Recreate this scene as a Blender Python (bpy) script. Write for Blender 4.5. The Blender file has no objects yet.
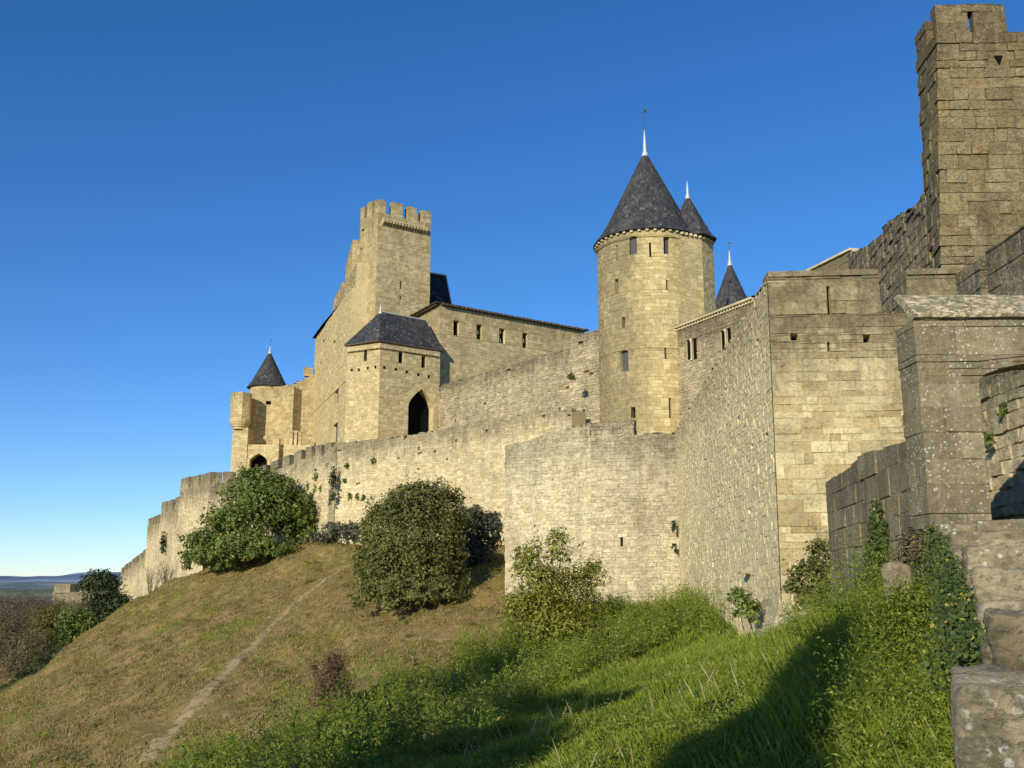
import bpy, math, random
import numpy as np
from mathutils import Vector

random.seed(11)
rng = np.random.default_rng(11)
C = bpy.context.scene.collection
PI = math.pi

# ---------------------------------------------------------------- camera model (survey of the place)
F_PX, PITCH = 1005.0, math.radians(11.5)
CP, SP = math.cos(PITCH), math.sin(PITCH)

def ray(px, py):
    d = (384 - py) / F_PX
    den = CP - d * SP
    return ((px - 512) / F_PX / den, (SP + d * CP) / den)

def at(px, py, Y):
    a, b = ray(px, py)
    return (a * Y, Y, b * Y)

def xy(px, py, Y):
    p = at(px, py, Y)
    return (p[0], p[1])

def zz(px, py, Y):
    return ray(px, py)[1] * Y

# ---------------------------------------------------------------- object helpers
def link(o, parent=None):
    C.objects.link(o)
    if parent is not None:
        o.parent = parent
    return o

def thing(name, label, cat, loc=(0, 0, 0), group=None):
    o = bpy.data.objects.new(name, None)
    o.empty_display_size = 0.5
    link(o)
    o.location = loc
    o['label'] = label
    o['category'] = cat
    if group:
        o['group'] = group
    return o

def tag(o, label, cat, group=None):
    o['label'] = label
    o['category'] = cat
    if group:
        o['group'] = group
    return o

class MB:
    def __init__(self):
        self.v, self.f, self.c = [], [], []
    def add(self, pts, cols, faces):
        n = len(self.v)
        self.v.extend(pts)
        self.c.extend(cols)
        for f in faces:
            self.f.append(tuple(n + i for i in f))
    def build(self, name, mat, parent=None, smooth=False, loc=None):
        me = bpy.data.meshes.new(name)
        off = None
        if parent is not None:
            off = parent.location
        elif loc is not None:
            off = Vector(loc)
        vs = self.v if off is None else [(a[0] - off[0], a[1] - off[1], a[2] - off[2]) for a in self.v]
        me.from_pydata(vs, [], self.f)
        ca = me.color_attributes.new('blk', 'FLOAT_COLOR', 'POINT')
        ca.data.foreach_set('color', np.array(self.c, dtype=np.float32).ravel())
        me.materials.append(mat)
        if smooth:
            me.polygons.foreach_set('use_smooth', [True] * len(me.polygons))
        me.update()
        o = bpy.data.objects.new(name, me)
        link(o, parent)
        if parent is None and loc is not None:
            o.location = loc
        return o

def np_mesh(name, V, Fq, col, mat, parent=None, loc=None, tri=False):
    """numpy mesh: V (n,3), Fq (m,k) all the same size, col (n,4)"""
    me = bpy.data.meshes.new(name)
    off = parent.location if parent is not None else (Vector(loc) if loc is not None else None)
    if off is not None:
        V = V - np.array(off[:])
    k = Fq.shape[1]
    me.vertices.add(len(V))
    me.vertices.foreach_set('co', V.astype(np.float32).ravel())
    me.loops.add(Fq.size)
    me.loops.foreach_set('vertex_index', Fq.astype(np.int32).ravel())
    me.polygons.add(len(Fq))
    me.polygons.foreach_set('loop_start', np.arange(0, Fq.size, k, dtype=np.int32))
    me.update(calc_edges=True)
    ca = me.color_attributes.new('blk', 'FLOAT_COLOR', 'POINT')
    ca.data.foreach_set('color', col.astype(np.float32).ravel())
    me.materials.append(mat)
    o = bpy.data.objects.new(name, me)
    link(o, parent)
    if parent is None and loc is not None:
        o.location = loc
    return o

# ---------------------------------------------------------------- masonry
def make_rows(z0, z1, lo, hi, snaps=()):
    zs = [z0]
    while zs[-1] < z1:
        zs.append(zs[-1] + random.uniform(lo, hi))
    zs = [z for z in zs if all(abs(z - s) > lo * 0.55 for s in snaps)] + list(snaps)
    return sorted(set(round(z, 4) for z in zs))

def wob(u, v, k=0.0):
    return (math.sin(u * 1.7 + v * 0.9 + k) + 0.6 * math.sin(u * 3.9 - v * 2.3 + 1.3 * k) + 0.5 * math.sin(u * 0.6 + v * 4.1)) / 2.1

def plane_pos(P0, P1, zref=0.0, batter=0.0, warp=0.0, k=0.0, base=None, z0=0.0):
    """wall face mapping; base=(B0,B1): where the two end verticals stand at height z0 (leaning wall)"""
    dx, dy = P1[0] - P0[0], P1[1] - P0[1]
    L = math.hypot(dx, dy)
    dx, dy = dx / L, dy / L
    nx, ny = dy, -dx
    def pos(u, v, d):
        if batter:
            d = d + max(0.0, zref - v) * batter
        if warp:
            v = v + warp * wob(u, v, k)
        x, y = P0[0] + dx * u + nx * d, P0[1] + dy * u + ny * d
        if base:
            t = (zref - v) / (zref - z0)
            s = u / L
            x += t * ((base[0][0] - P0[0]) * (1 - s) + (base[1][0] - P1[0]) * s)
            y += t * ((base[0][1] - P0[1]) * (1 - s) + (base[1][1] - P1[1]) * s)
        return (x, y, v)
    return pos, L

class Opening:
    """rect or arched hole in a wall face: u0..u1, z0..z1 (apex), spring height zs (None: rect), kind 'pointed'/'round'"""
    def __init__(self, u0, u1, z0, z1, zs=None, kind='pointed'):
        self.u0, self.u1, self.z0, self.z1, self.zs, self.kind = u0, u1, z0, z1, zs, kind
    def snaps(self):
        s = [self.z0, self.z1]
        if self.zs is not None:
            s.append(self.zs)
            n = 4
            s += [self.zs + (self.z1 - self.zs) * i / n for i in range(1, n)]
        return s
    def span(self, v):
        if v < self.z0 - 1e-4 or v > self.z1 + 1e-4:
            return None
        c, h = (self.u0 + self.u1) / 2, (self.u1 - self.u0) / 2
        if self.zs is None or v <= self.zs:
            return (self.u0, self.u1)
        t = (v - self.zs) / (self.z1 - self.zs)
        t = min(1, max(0, t))
        if self.kind == 'pointed':
            w = h * (1 - t ** 1.7)
        else:
            w = h * math.sqrt(max(0, 1 - t * t))
        return (c - w, c + w)
    def outline(self, n=8):
        if self.zs is None:
            return [(self.u0, self.z0), (self.u1, self.z0), (self.u1, self.z1), (self.u0, self.z1)]
        pts = [(self.u0, self.z0), (self.u1, self.z0)]
        zl = [self.zs + (self.z1 - self.zs) * i / n for i in range(n + 1)]
        pts += [(self.span(z)[1], z) for z in zl]
        pts += [(self.span(z)[0], z) for z in reversed(zl[:-1])]
        return pts

def skin(mb, pos, L, rows, top, bl=(0.3, 0.6), out=(0.0, 0.03), joint=0.012, jit=0.006, openings=(), holes=0.0,
         corner=(True, True), ragged=0.0, thick=0.0, qseed=0, zbot=None, tb=4.0, reg=False, keep=1.0):
    R = random
    for ri in range(len(rows) - 1):
        v0, v1 = rows[ri], rows[ri + 1]
        if zbot is not None and v1 <= zbot:
            continue
        vm = (v0 + v1) / 2
        iv = [(0.0, 0.0, L, L)]
        for o in openings:
            if not (o.z0 - 1e-3 < vm < o.z1 + 1e-3):
                continue
            sb = o.span(min(max(v0, o.z0), o.z1)); st = o.span(min(max(v1, o.z0), o.z1))
            new = []
            for (a, b, c, d) in iv:
                if sb[0] >= c or sb[1] <= a:
                    new.append((a, b, c, d)); continue
                if sb[0] - a > 0.01 or st[0] - b > 0.01:
                    new.append((a, b, max(a, sb[0]), max(b, st[0])))
                if c - sb[1] > 0.01 or d - st[1] > 0.01:
                    new.append((min(c, sb[1]), min(d, st[1]), c, d))
            iv = new
        rq = random.Random(int(v0 * 1000) + qseed)
        dq = rq.uniform(*out)
        for (a, b, c, d) in iv:
            W = max(c - a, d - b)
            if W < 0.005:
                continue
            ts = [0.0]
            if reg:
                n = max(1, round(W / ((bl[0] + bl[1]) / 2)))
                off = 0.5 * (ri % 2) / n
                ts = [0.0] + [i / n + off for i in range(1 if off == 0 else 0, n) if 0.02 < i / n + off < 0.98]
            else:
                w = R.uniform(bl[0] * 0.4, bl[1])
                while w < W - bl[0] * 0.5:
                    ts.append(w / W)
                    w += R.uniform(*bl)
            ts.append(1.0)
            for i in range(len(ts) - 1):
                t0, t1 = ts[i], ts[i + 1]
                ub0, ub1 = a + (c - a) * t0, a + (c - a) * t1
                ut0, ut1 = b + (d - b) * t0, b + (d - b) * t1
                tp0, tp1 = top(ut0), top(ut1)
                rg = 0.0
                if ragged:
                    rg = R.random() ** 1.6 * ragged
                    tp0 -= rg; tp1 -= rg
                va, vb = min(v1, tp0), min(v1, tp1)
                if va <= v0 + 0.02 and vb <= v0 + 0.02:
                    continue
                va, vb = max(va, v0), max(vb, v0)
                istop = v1 >= max(tp0, tp1) - 1e-3
                dd = R.uniform(*out)
                r1, r2 = R.random(), R.random()
                j = joint
                hole = holes and R.random() < holes and not istop and t0 > 0 and t1 < 1
                lo_c = t0 == 0.0 and a == 0.0 and corner[0]
                hi_c = t1 == 1.0 and abs(c - L) < 1e-6 and corner[1]
                if lo_c or hi_c:
                    dd = dq
                if hole:
                    dd = -0.22
                J = lambda: R.uniform(-jit, jit)
                jl = -dd if lo_c else j
                jr = -dd if hi_c else j
                o4 = [(ub0, v0), (ub1, v0), (ut1, vb), (ut0, va)]
                ju0, ju1, ju2, ju3 = J(), J(), J(), J()
                if lo_c: ju0 = ju3 = 0
                if hi_c: ju1 = ju2 = 0
                jt = 0.0 if istop else j
                i4 = [(ub0 + jl + ju0, v0 + j + J()), (ub1 - jr + ju1, v0 + j + J()), (ut1 - jr + ju2, vb - jt + J()), (ut0 + jl + ju3, va - jt + J())]
                dj = [dd + R.uniform(-1, 1) * jit * 0.8 for _ in range(4)] if not hole else [dd] * 4
                if lo_c: dj[0] = dj[3] = dd
                if hi_c: dj[1] = dj[2] = dd
                tm = (tp0 + tp1) / 2
                pts = [pos(u, v, 0.0) for (u, v) in o4] + [pos(i4[k][0], i4[k][1], dj[k]) for k in range(4)]
                cols = [(r1, 0.0, min(1, max(0, (tm - v) / tb)), r2) for (_, v) in o4] + [(r1, 1.0 if not hole else 0.0, min(1, max(0, (tm - v) / tb)), r2) for (_, v) in i4]
                faces = [(4, 5, 6, 7), (0, 1, 5, 4), (1, 2, 6, 5), (2, 3, 7, 6), (3, 0, 4, 7)]
                if istop and thick:
                    n = 8
                    pts += [pos(o4[3][0], va, -thick), pos(o4[2][0], vb, -thick), pos(o4[0][0], v0, -thick), pos(o4[1][0], v0, -thick)]
                    cols += [(r1, 1.0, 0.0, r2)] * 4
                    faces += [(7, 6, 2, 3), (3, 2, 9, 8), (0, 3, 8, 10), (2, 1, 11, 9), (8, 9, 11, 10)]
                mb.add(pts, cols, faces)

STD = dict(bl=(0.3, 0.7), out=(0.0, 0.03), joint=0.012, jit=0.006)

def prism(name, pts, z0, ztops, mat, parent, rows=None, course=(0.25, 0.36), sides=None, openings=None, ragged=0.0, warp=0.0,
          batter=0.0, qseed=0, cap=True, smooth=False, base=None, zref=None, **kw):
    """stone solid on a CCW footprint, masonry on the listed sides, plain faces elsewhere"""
    n = len(pts)
    if not isinstance(ztops, (list, tuple)):
        ztops = [ztops] * n
    openings = openings or {}
    sides = list(range(n)) if sides is None else sides
    snaps = []
    for s in openings:
        for o in openings[s]:
            snaps += o.snaps()
    if rows is None:
        rows = make_rows(z0, max(ztops) + 0.3, *course, snaps=snaps)
    par = dict(STD); par.update(kw)
    mb = MB()
    zr = max(ztops)
    for i in range(n):
        P0, P1 = pts[i], pts[(i + 1) % n]
        t0, t1 = ztops[i], ztops[(i + 1) % n]
        pos, L = plane_pos(P0, P1, zr if zref is None else zref, batter, warp, qseed, (base[i], base[(i + 1) % n]) if base else None, z0)
        if i in sides:
            skin(mb, pos, L, rows, lambda u: t0 + (t1 - t0) * u / L, openings=openings.get(i, ()), ragged=ragged,
                 thick=(0.45 if ragged else 0.0), qseed=qseed, corner=((i - 1) % n in sides, (i + 1) % n in sides), **par)
        else:
            mb.add([pos(0, z0, 0), pos(L, z0, 0), pos(L, t1 - ragged, 0), pos(0, t0 - ragged, 0)], [(0.5, 1, 0.5, 0.5)] * 4, [(0, 1, 2, 3)])
    if cap:
        mb.add([(pts[i][0], pts[i][1], ztops[i] - ragged * 0.9 + (0.0 if ragged else 0.0)) for i in range(n)], [(0.4, 1, 0.0, 0.5)] * n, [tuple(range(n))])
    return mb.build(name, mat, parent, smooth)

def strip_foot(a, b, t):
    """CCW footprint of a straight wall whose seen face runs a->b, thickness t behind it"""
    dx, dy = b[0] - a[0], b[1] - a[1]
    L = math.hypot(dx, dy)
    bx, by = -dy / L * t, dx / L * t
    return [a, b, (b[0] + bx, b[1] + by), (a[0] + bx, a[1] + by)]

def lerp2(a, b, t):
    return (a[0] + (b[0] - a[0]) * t, a[1] + (b[1] - a[1]) * t)

def merlons(parent, a, b, zb, h, mat, n=None, spans=None, t=0.5, name='merlon', zb1=None, **kw):
    """merlons along the wall face a->b standing on level zb (to zb1)"""
    if spans is None:
        spans = [((i + 0.12) / n, (i + 0.72) / n) for i in range(n)]
    zb1 = zb if zb1 is None else zb1
    k = dict(course=(0.2, 0.3), bl=(0.25, 0.5), ragged=0.06)
    k.update(kw)
    for (s0, s1) in spans:
        p0, p1 = lerp2(a, b, s0), lerp2(a, b, s1)
        z0, z1 = zb + (zb1 - zb) * s0, zb + (zb1 - zb) * s1
        hh = h * random.uniform(0.9, 1.06)
        prism(name, strip_foot(p0, p1, t), min(z0, z1) - 0.25, [z0 + hh, z1 + hh, z1 + hh, z0 + hh], mat, parent, qseed=random.randrange(999), **k)

def recess(parent, pos, o, depth, mat, matback, name='window', back='pane', ring=0.0, ringmat=None, proud=0.03):
    """reveals of an opening plus a dark back; optional stone ring of voussoirs round it"""
    pl = o.outline()
    n = len(pl)
    mb = MB()
    for i in range(n):
        (u0, v0), (u1, v1) = pl[i], pl[(i + 1) % n]
        r = random.random()
        mb.add([pos(u0, v0, 0.012), pos(u1, v1, 0.012), pos(u1, v1, -depth), pos(u0, v0, -depth)], [(r, 1, 1, 0.4)] * 4, [(0, 3, 2, 1)])
    if ring:
        cu, cv = (o.u0 + o.u1) / 2, (o.z0 + (o.zs if o.zs else o.z1)) / 2
        for i in range(1, n):
            (u0, v0), (u1, v1) = pl[i], pl[(i + 1) % n]
            def outp(u, v):
                du, dv = u - cu, (v - (o.zs or cv)) if v > (o.zs or 1e9) else 0.0
                l = math.hypot(du, dv) or 1
                return (u + du / l * ring, v + dv / l * ring)
            w0, w1 = outp(u0, v0), outp(u1, v1)
            # split long jambs into stones
            m = max(1, int(math.hypot(u1 - u0, v1 - v0) / 0.4))
            for q in range(m):
                A, B = q / m, (q + 1) / m
                f = lambda p0, p1, t: (p0[0] + (p1[0] - p0[0]) * t, p0[1] + (p1[1] - p0[1]) * t)
                a0, a1, b0, b1 = f((u0, v0), (u1, v1), A), f((u0, v0), (u1, v1), B), f(w0, w1, A), f(w0, w1, B)
                r = random.random(); pr = proud + random.uniform(0, 0.012)
                mb.add([pos(*a0, pr), pos(*b0, pr), pos(*b1, pr), pos(*a1, pr), pos(*a0, -0.02), pos(*b0, -0.02), pos(*b1, -0.02), pos(*a1, -0.02)],
                       [(r, 1, 1, 0.5)] * 8, [(0, 1, 2, 3), (1, 5, 6, 2), (3, 2, 6, 7), (0, 4, 5, 1), (4, 0, 3, 7)])
    w = mb.build(name, mat, parent)
    mb = MB()
    mb.add([pos(u, v, -depth + 0.004) for (u, v) in pl], [(0.5, 1, 1, 0.5)] * n, [tuple(range(n))])
    p = MB.build(mb, back, matback, None)
    p.parent = w
    me = p.data
    me.transform(__import__('mathutils').Matrix.Translation(-parent.location))
    return w

def box_mb(mb, x0, x1, y0, y1, z0, z1, c=(0.5, 1, 1, 0.5)):
    p = [(x0, y0, z0), (x1, y0, z0), (x1, y1, z0), (x0, y1, z0), (x0, y0, z1), (x1, y0, z1), (x1, y1, z1), (x0, y1, z1)]
    mb.add(p, [c] * 8, [(0, 1, 5, 4), (1, 2, 6, 5), (2, 3, 7, 6), (3, 0, 4, 7), (4, 5, 6, 7), (3, 2, 1, 0)])

def rod(mb, p0, p1, r0, r1, n=8, c=(0.5, 1, 1, 0.5), cap=True):
    p0, p1 = Vector(p0), Vector(p1)
    d = (p1 - p0).normalized()
    a = d.orthogonal().normalized(); b = d.cross(a)
    pts = []
    for (p, r) in ((p0, r0), (p1, r1)):
        for i in range(n):
            t = 2 * PI * i / n
            pts.append(tuple(p + a * (r * math.cos(t)) + b * (r * math.sin(t))))
    f = [(i, (i + 1) % n, n + (i + 1) % n, n + i) for i in range(n)]
    if cap:
        f.append(tuple(range(n, 2 * n)))
    mb.add(pts, [c] * len(pts), f)

def lathe(mb, cx, cy, prof, n=20, c=(0.5, 1, 1, 0.5)):
    pts = []
    for (r, z) in prof:
        for i in range(n):
            t = 2 * PI * i / n
            pts.append((cx + r * math.cos(t), cy + r * math.sin(t), z))
    f = []
    for k in range(len(prof) - 1):
        for i in range(n):
            f.append((k * n + i, k * n + (i + 1) % n, (k + 1) * n + (i + 1) % n, (k + 1) * n + i))
    mb.add(pts, [c] * len(pts), f)

def cone_roof(parent, cx, cy, r, z0, z1, mat, a0=0.0, n_ang=None, flare=0.06, course=(0.2, 0.26), bl=(0.18, 0.3), name='roof'):
    H = z1 - z0
    def rad(v):
        t = (v - z0) / H
        return r * ((1 - t) * (1 - flare) + flare * max(0, 1 - t * 5) ** 1.5 + 0.012)
    def pos(u, v, d):
        a = u / r
        if n_ang:
            s = 2 * PI / n_ang
            m = (a - a0) % s - s / 2
            R = rad(v) * math.cos(s / 2) / math.cos(m)
        else:
            R = rad(v)
        R += d
        return (cx + R * math.cos(a), cy + R * math.sin(a), v + d * 0.3)
    mb = MB()
    rows = make_rows(z0, z1 + 0.02, *course)
    rows[-1] = z1
    skin(mb, pos, 2 * PI * r, rows, lambda u: z1, bl=bl, out=(0.0, 0.02), joint=0.004, jit=0.004, corner=(False, False), tb=H)
    # underside
    m = 40
    mb.add([pos(2 * PI * r * i / m, z0, 0) for i in range(m)], [(0.3, 0.5, 1, 0.5)] * m, [tuple(reversed(range(m)))])
    ob = mb.build(name, mat, parent)
    return ob

def finial(parent, cx, cy, z0, h, mat, rodh=0.0, s=1.0, name='finial'):
    mb = MB()
    mv = MB()
    lathe(mb, cx, cy, [(0.26 * s, z0 - 0.35), (0.2 * s, z0 + 0.05), (0.13 * s, z0 + 0.12), (0.11 * s, z0 + 0.4 * h), (0.03 * s, z0 + h), (0.0, z0 + h + 0.05)], 12)
    if rodh:
        rod(mv, (cx, cy, z0 + h * 0.9), (cx, cy, z0 + h + rodh), 0.028, 0.02, 6)
        box_mb(mv, cx - 0.03, cx + 0.22, cy - 0.01, cy + 0.01, z0 + h + rodh * 0.78, z0 + h + rodh * 0.9)
        mv.build('weathervane', M['iron'], parent)
    return mb.build(name, mat, parent)

def quad_roof(mb, A, B, Cc, D, course=0.22, bl=(0.2, 0.32), out=(0, 0.02)):
    """slated slope: eave A->B, ridge D->Cc"""
    A, B, Cc, D = map(Vector, (A, B, Cc, D))
    n = (B - A).cross(D - A).normalized()
    H = ((D + Cc) / 2 - (A + B) / 2).length
    L = (B - A).length
    def pos(u, v, d):
        s, t = u / L, v / H
        p = (A + (B - A) * s) * (1 - t) + (D + (Cc - D) * s) * t + n * d
        return tuple(p)
    k = max(2, int(H / course))
    rows = [H * i / k for i in range(k + 1)]
    skin(mb, pos, L, rows, lambda u: H, bl=bl, out=out, joint=0.004, jit=0.004, corner=(False, False), tb=H)
# ---------------------------------------------------------------- materials
class NT:
    def __init__(self, name):
        self.m = bpy.data.materials.new(name)
        self.m.use_nodes = True
        self.t = self.m.node_tree
        self.t.nodes.clear()
        self.out = self.t.nodes.new('ShaderNodeOutputMaterial')
    def n(self, typ, **kw):
        nd = self.t.nodes.new(typ)
        for k, v in kw.items():
            setattr(nd, k, v)
        return nd
    def l(self, a, b):
        self.t.links.new(a, b)
    def setin(self, sock, v):
        if hasattr(v, 'is_output') or isinstance(v, bpy.types.NodeSocket):
            self.l(v, sock)
        else:
            sock.default_value = v
    def mix(self, f, a, b, blend='MIX'):
        nd = self.n('ShaderNodeMix', data_type='RGBA', blend_type=blend)
        self.setin(nd.inputs[0], f)
        for s, v in ((nd.inputs[6], a), (nd.inputs[7], b)):
            if isinstance(v, tuple) and len(v) == 3:
                v = v + (1.0,)
            self.setin(s, v)
        return nd.outputs[2]
    def math(self, op, a, b=0.0, clamp=False):
        nd = self.n('ShaderNodeMath', operation=op, use_clamp=clamp)
        self.setin(nd.inputs[0], a); self.setin(nd.inputs[1], b)
        return nd.outputs[0]
    def noise(self, vec, scale, detail=5, rough=0.6, dist=0.0):
        nd = self.n('ShaderNodeTexNoise')
        self.l(vec, nd.inputs['Vector'])
        nd.inputs['Scale'].default_value = scale
        nd.inputs['Detail'].default_value = detail
        nd.inputs['Roughness'].default_value = rough
        nd.inputs['Distortion'].default_value = dist
        return nd.outputs[0]
    def mapr(self, v, a, b, c=0.0, d=1.0, smooth=True):
        nd = self.n('ShaderNodeMapRange', interpolation_type='SMOOTHSTEP' if smooth else 'LINEAR')
        self.setin(nd.inputs[0], v)
        for i, x in enumerate((a, b, c, d)):
            nd.inputs[1 + i].default_value = x
        return nd.outputs[0]
    def pos(self, scale=(1, 1, 1)):
        g = self.n('ShaderNodeNewGeometry')
        if scale == (1, 1, 1):
            return g.outputs['Position']
        mp = self.n('ShaderNodeMapping')
        mp.inputs['Scale'].default_value = scale
        self.l(g.outputs['Position'], mp.inputs['Vector'])
        return mp.outputs[0]
    def attr(self):
        a = self.n('ShaderNodeAttribute', attribute_name='blk')
        s = self.n('ShaderNodeSeparateColor')
        self.l(a.outputs['Color'], s.inputs[0])
        return s.outputs[0], s.outputs[1], s.outputs[2], a.outputs['Alpha']
    def finish(self, col, rough=0.9, bumph=None, bs=0.5, bd=0.02, spec=0.15, metal=0.0):
        p = self.n('ShaderNodeBsdfPrincipled')
        self.setin(p.inputs['Base Color'], col)
        self.setin(p.inputs['Roughness'], rough)
        p.inputs['Specular IOR Level'].default_value = spec
        p.inputs['Metallic'].default_value = metal
        if bumph is not None:
            b = self.n('ShaderNodeBump')
            b.inputs['Strength'].default_value = bs
            b.inputs['Distance'].default_value = bd
            self.l(bumph, b.inputs['Height'])
            self.l(b.outputs[0], p.inputs['Normal'])
        self.l(p.outputs[0], self.out.inputs[0])
        return self.m

def stone(name, light, dark, patina, pat=0.5, topdark=0.5, fine=9.0, pscale=0.35, lichen=0.0, mortar=None, mort=0.6, orange=0.0, bump=0.6, bd=0.025, var=1.0, seedz=0.0, west=0.0, streak=0.5, wh=0.35, ero=0.0, esc=2.2, lime=0.0):
    N = NT(name)
    P = N.pos()
    r, j, t, r2 = N.attr()
    base = N.mix(N.math('MULTIPLY', r, var), light, dark)
    if orange:
        base = N.mix(N.math('MULTIPLY', N.mapr(r2, 0.86, 0.9), orange), base, (0.46, 0.29, 0.10))
    base = N.mix(N.mapr(r2, 0.12, 0.06, 0, 0.45), base, tuple(min(1, c * 1.3) for c in light))
    nf = N.noise(P, fine, 8, 0.65)
    base = N.mix(N.mapr(nf, 0.42, 0.72, 0.0, 0.45), base, tuple(c * 0.6 for c in dark), 'MIX')
    nq = N.noise(P, fine * 3.2, 6, 0.75)
    base = N.mix(N.mapr(nq, 0.55, 0.70, 0.0, 0.6), base, tuple(c * 0.34 for c in dark))
    base = N.mix(N.mapr(nq, 0.44, 0.32, 0.0, 0.5), base, tuple(min(0.85, c * 1.22) for c in light))
    nb = N.noise(N.pos((0.9, 0.9, 2.2)), 1.7, 5, 0.65)
    base = N.mix(N.mapr(nb, 0.52, 0.7, 0.0, 0.3), base, tuple(c * 0.75 for c in dark))
    # large blotches and vertical weather streaks
    nl = N.noise(P, pscale, 6, 0.62, 0.4)
    ns = N.noise(N.pos((1.6, 1.6, 0.13)), 1.0, 5, 0.65)
    pm = N.math('ADD', N.mapr(nl, 0.36, 0.70, 0, pat), N.mapr(ns, 0.50, 0.74, 0, pat * streak * 1.6))
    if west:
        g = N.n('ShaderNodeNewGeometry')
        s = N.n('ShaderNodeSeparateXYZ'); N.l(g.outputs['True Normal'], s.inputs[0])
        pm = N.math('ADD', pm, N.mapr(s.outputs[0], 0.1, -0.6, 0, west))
    tn = N.math('ADD', t, N.math('MULTIPLY', N.math('SUBTRACT', N.noise(N.pos((2.2, 2.2, 0.35)), 1.0, 5, 0.7), 0.5), 0.75))
    pm = N.math('ADD', pm, N.mapr(tn, wh, 0.0, 0, topdark))
    nm = N.noise(P, 2.3, 7, 0.7)
    pm = N.math('MULTIPLY', pm, N.mapr(nm, 0.2, 0.75, 0.55, 1.15))
    pm = N.math('MINIMUM', pm, 0.93)
    patv = N.mix(N.mapr(nf, 0.25, 0.8), patina, tuple(c * 0.5 for c in patina))
    col = N.mix(pm, base, patv)
    mcol = mortar or tuple(c * 0.5 for c in dark)
    jm = N.math('MULTIPLY', N.mapr(j, 0.75, 0.1), N.mapr(N.noise(P, 1.1, 5, 0.7), 0.36, 0.6, 0.15, 1.0))
    col = N.mix(N.math('MULTIPLY', jm, mort), col, mcol)
    if lime:
        l1 = N.noise(N.pos((2.6, 2.6, 0.22)), 1.3, 7, 0.72)
        col = N.mix(N.math('MULTIPLY', N.mapr(l1, 0.48, 0.76), N.math('MULTIPLY', N.mapr(nf, 0.2, 0.75, 0.35, 1.0), lime)), col, (0.58, 0.52, 0.40))
    he = None
    if ero:
        e1 = N.noise(N.pos((1, 1, 2.3)), esc, 9, 0.72, 0.6)
        em = N.mapr(e1, 0.5, 0.74)
        col = N.mix(N.math('MULTIPLY', em, ero), col, tuple(c * 0.42 for c in dark))
        e2 = N.noise(N.pos((1, 1, 1.6)), esc * 2.7, 7, 0.75)
        col = N.mix(N.math('MULTIPLY', N.mapr(e2, 0.54, 0.74), ero * 0.8), col, tuple(c * 0.35 for c in dark))
        col = N.mix(N.math('MULTIPLY', N.mapr(e2, 0.42, 0.33), ero * 0.6), col, tuple(min(0.85, c * 1.12) for c in light))
        he = N.math('MULTIPLY', N.math('ADD', em, N.mapr(e2, 0.5, 0.7)), -2.2 * ero)
    if lichen:
        v = N.n('ShaderNodeTexVoronoi', feature='F1'); N.l(P, v.inputs['Vector']); v.inputs['Scale'].default_value = 17.0
        wv = N.noise(P, 1.4, 4, 0.6)
        sp = N.math('MULTIPLY', N.mapr(v.outputs['Distance'], 0.34, 0.2), N.mapr(wv, 0.40, 0.54))
        nn = N.noise(P, 26.0, 5, 0.8)
        sp = N.math('MULTIPLY', sp, N.mapr(nn, 0.4, 0.55))
        col = N.mix(N.math('MULTIPLY', sp, lichen), col, (0.58, 0.55, 0.46))
        ol = N.math('MULTIPLY', N.mapr(N.noise(P, 3.1, 6, 0.7), 0.56, 0.78), 0.5 * lichen)
        col = N.mix(ol, col, (0.30, 0.21, 0.07))
    h = N.math('ADD', N.math('MULTIPLY', nf, 0.7), N.math('MULTIPLY', N.noise(P, fine * 4, 5, 0.7), 0.35))
    if he is not None:
        h = N.math('ADD', h, he)
    return N.finish(col, 0.92, h, bump, bd)

def slate(name, a=(0.066, 0.064, 0.064), b=(0.03, 0.03, 0.032), lich=0.5):
    N = NT(name)
    P = N.pos()
    r, j, t, r2 = N.attr()
    col = N.mix(r, a, b)
    nl = N.noise(P, 0.9, 6, 0.7)
    col = N.mix(N.mapr(nl, 0.45, 0.7, 0, lich), col, (0.12, 0.115, 0.09))
    col = N.mix(N.mapr(r2, 0.9, 0.95, 0, 0.55), col, (0.17, 0.16, 0.13))
    col = N.mix(N.mapr(j, 0.6, 0.0, 0, 0.6), col, (0.02, 0.02, 0.022))
    return N.finish(col, N.mapr(N.noise(P, 3, 3), 0.3, 0.7, 0.5, 0.75), N.noise(P, 14, 5), 0.3, 0.01, spec=0.2)

def foliage(name, dark, light, tip, trans=0.35, tipw=0.15, scale=0.6):
    N = NT(name)
    r, g, b, a = N.attr()
    P = N.pos()
    f = N.math('ADD', N.math('MULTIPLY', r, 0.55), N.math('MULTIPLY', N.mapr(N.noise(P, scale, 4), 0.3, 0.7), 0.55), True)
    col = N.mix(f, dark, light)
    col = N.mix(N.mapr(a, 1.0 - tipw - 0.02, 1.0 - tipw + 0.02, 0, 0.85), col, tip)
    p = N.n('ShaderNodeBsdfPrincipled')
    N.l(col, p.inputs['Base Color']); p.inputs['Roughness'].default_value = 0.6; p.inputs['Specular IOR Level'].default_value = 0.25
    tr = N.n('ShaderNodeBsdfTranslucent'); N.l(N.mix(0.5, col, tuple(min(1, c * 1.7) for c in light)), tr.inputs[0])
    mx = N.n('ShaderNodeMixShader'); mx.inputs[0].default_value = trans
    N.l(p.outputs[0], mx.inputs[1]); N.l(tr.outputs[0], mx.inputs[2])
    N.l(mx.outputs[0], N.out.inputs[0])
    return N.m

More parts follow.
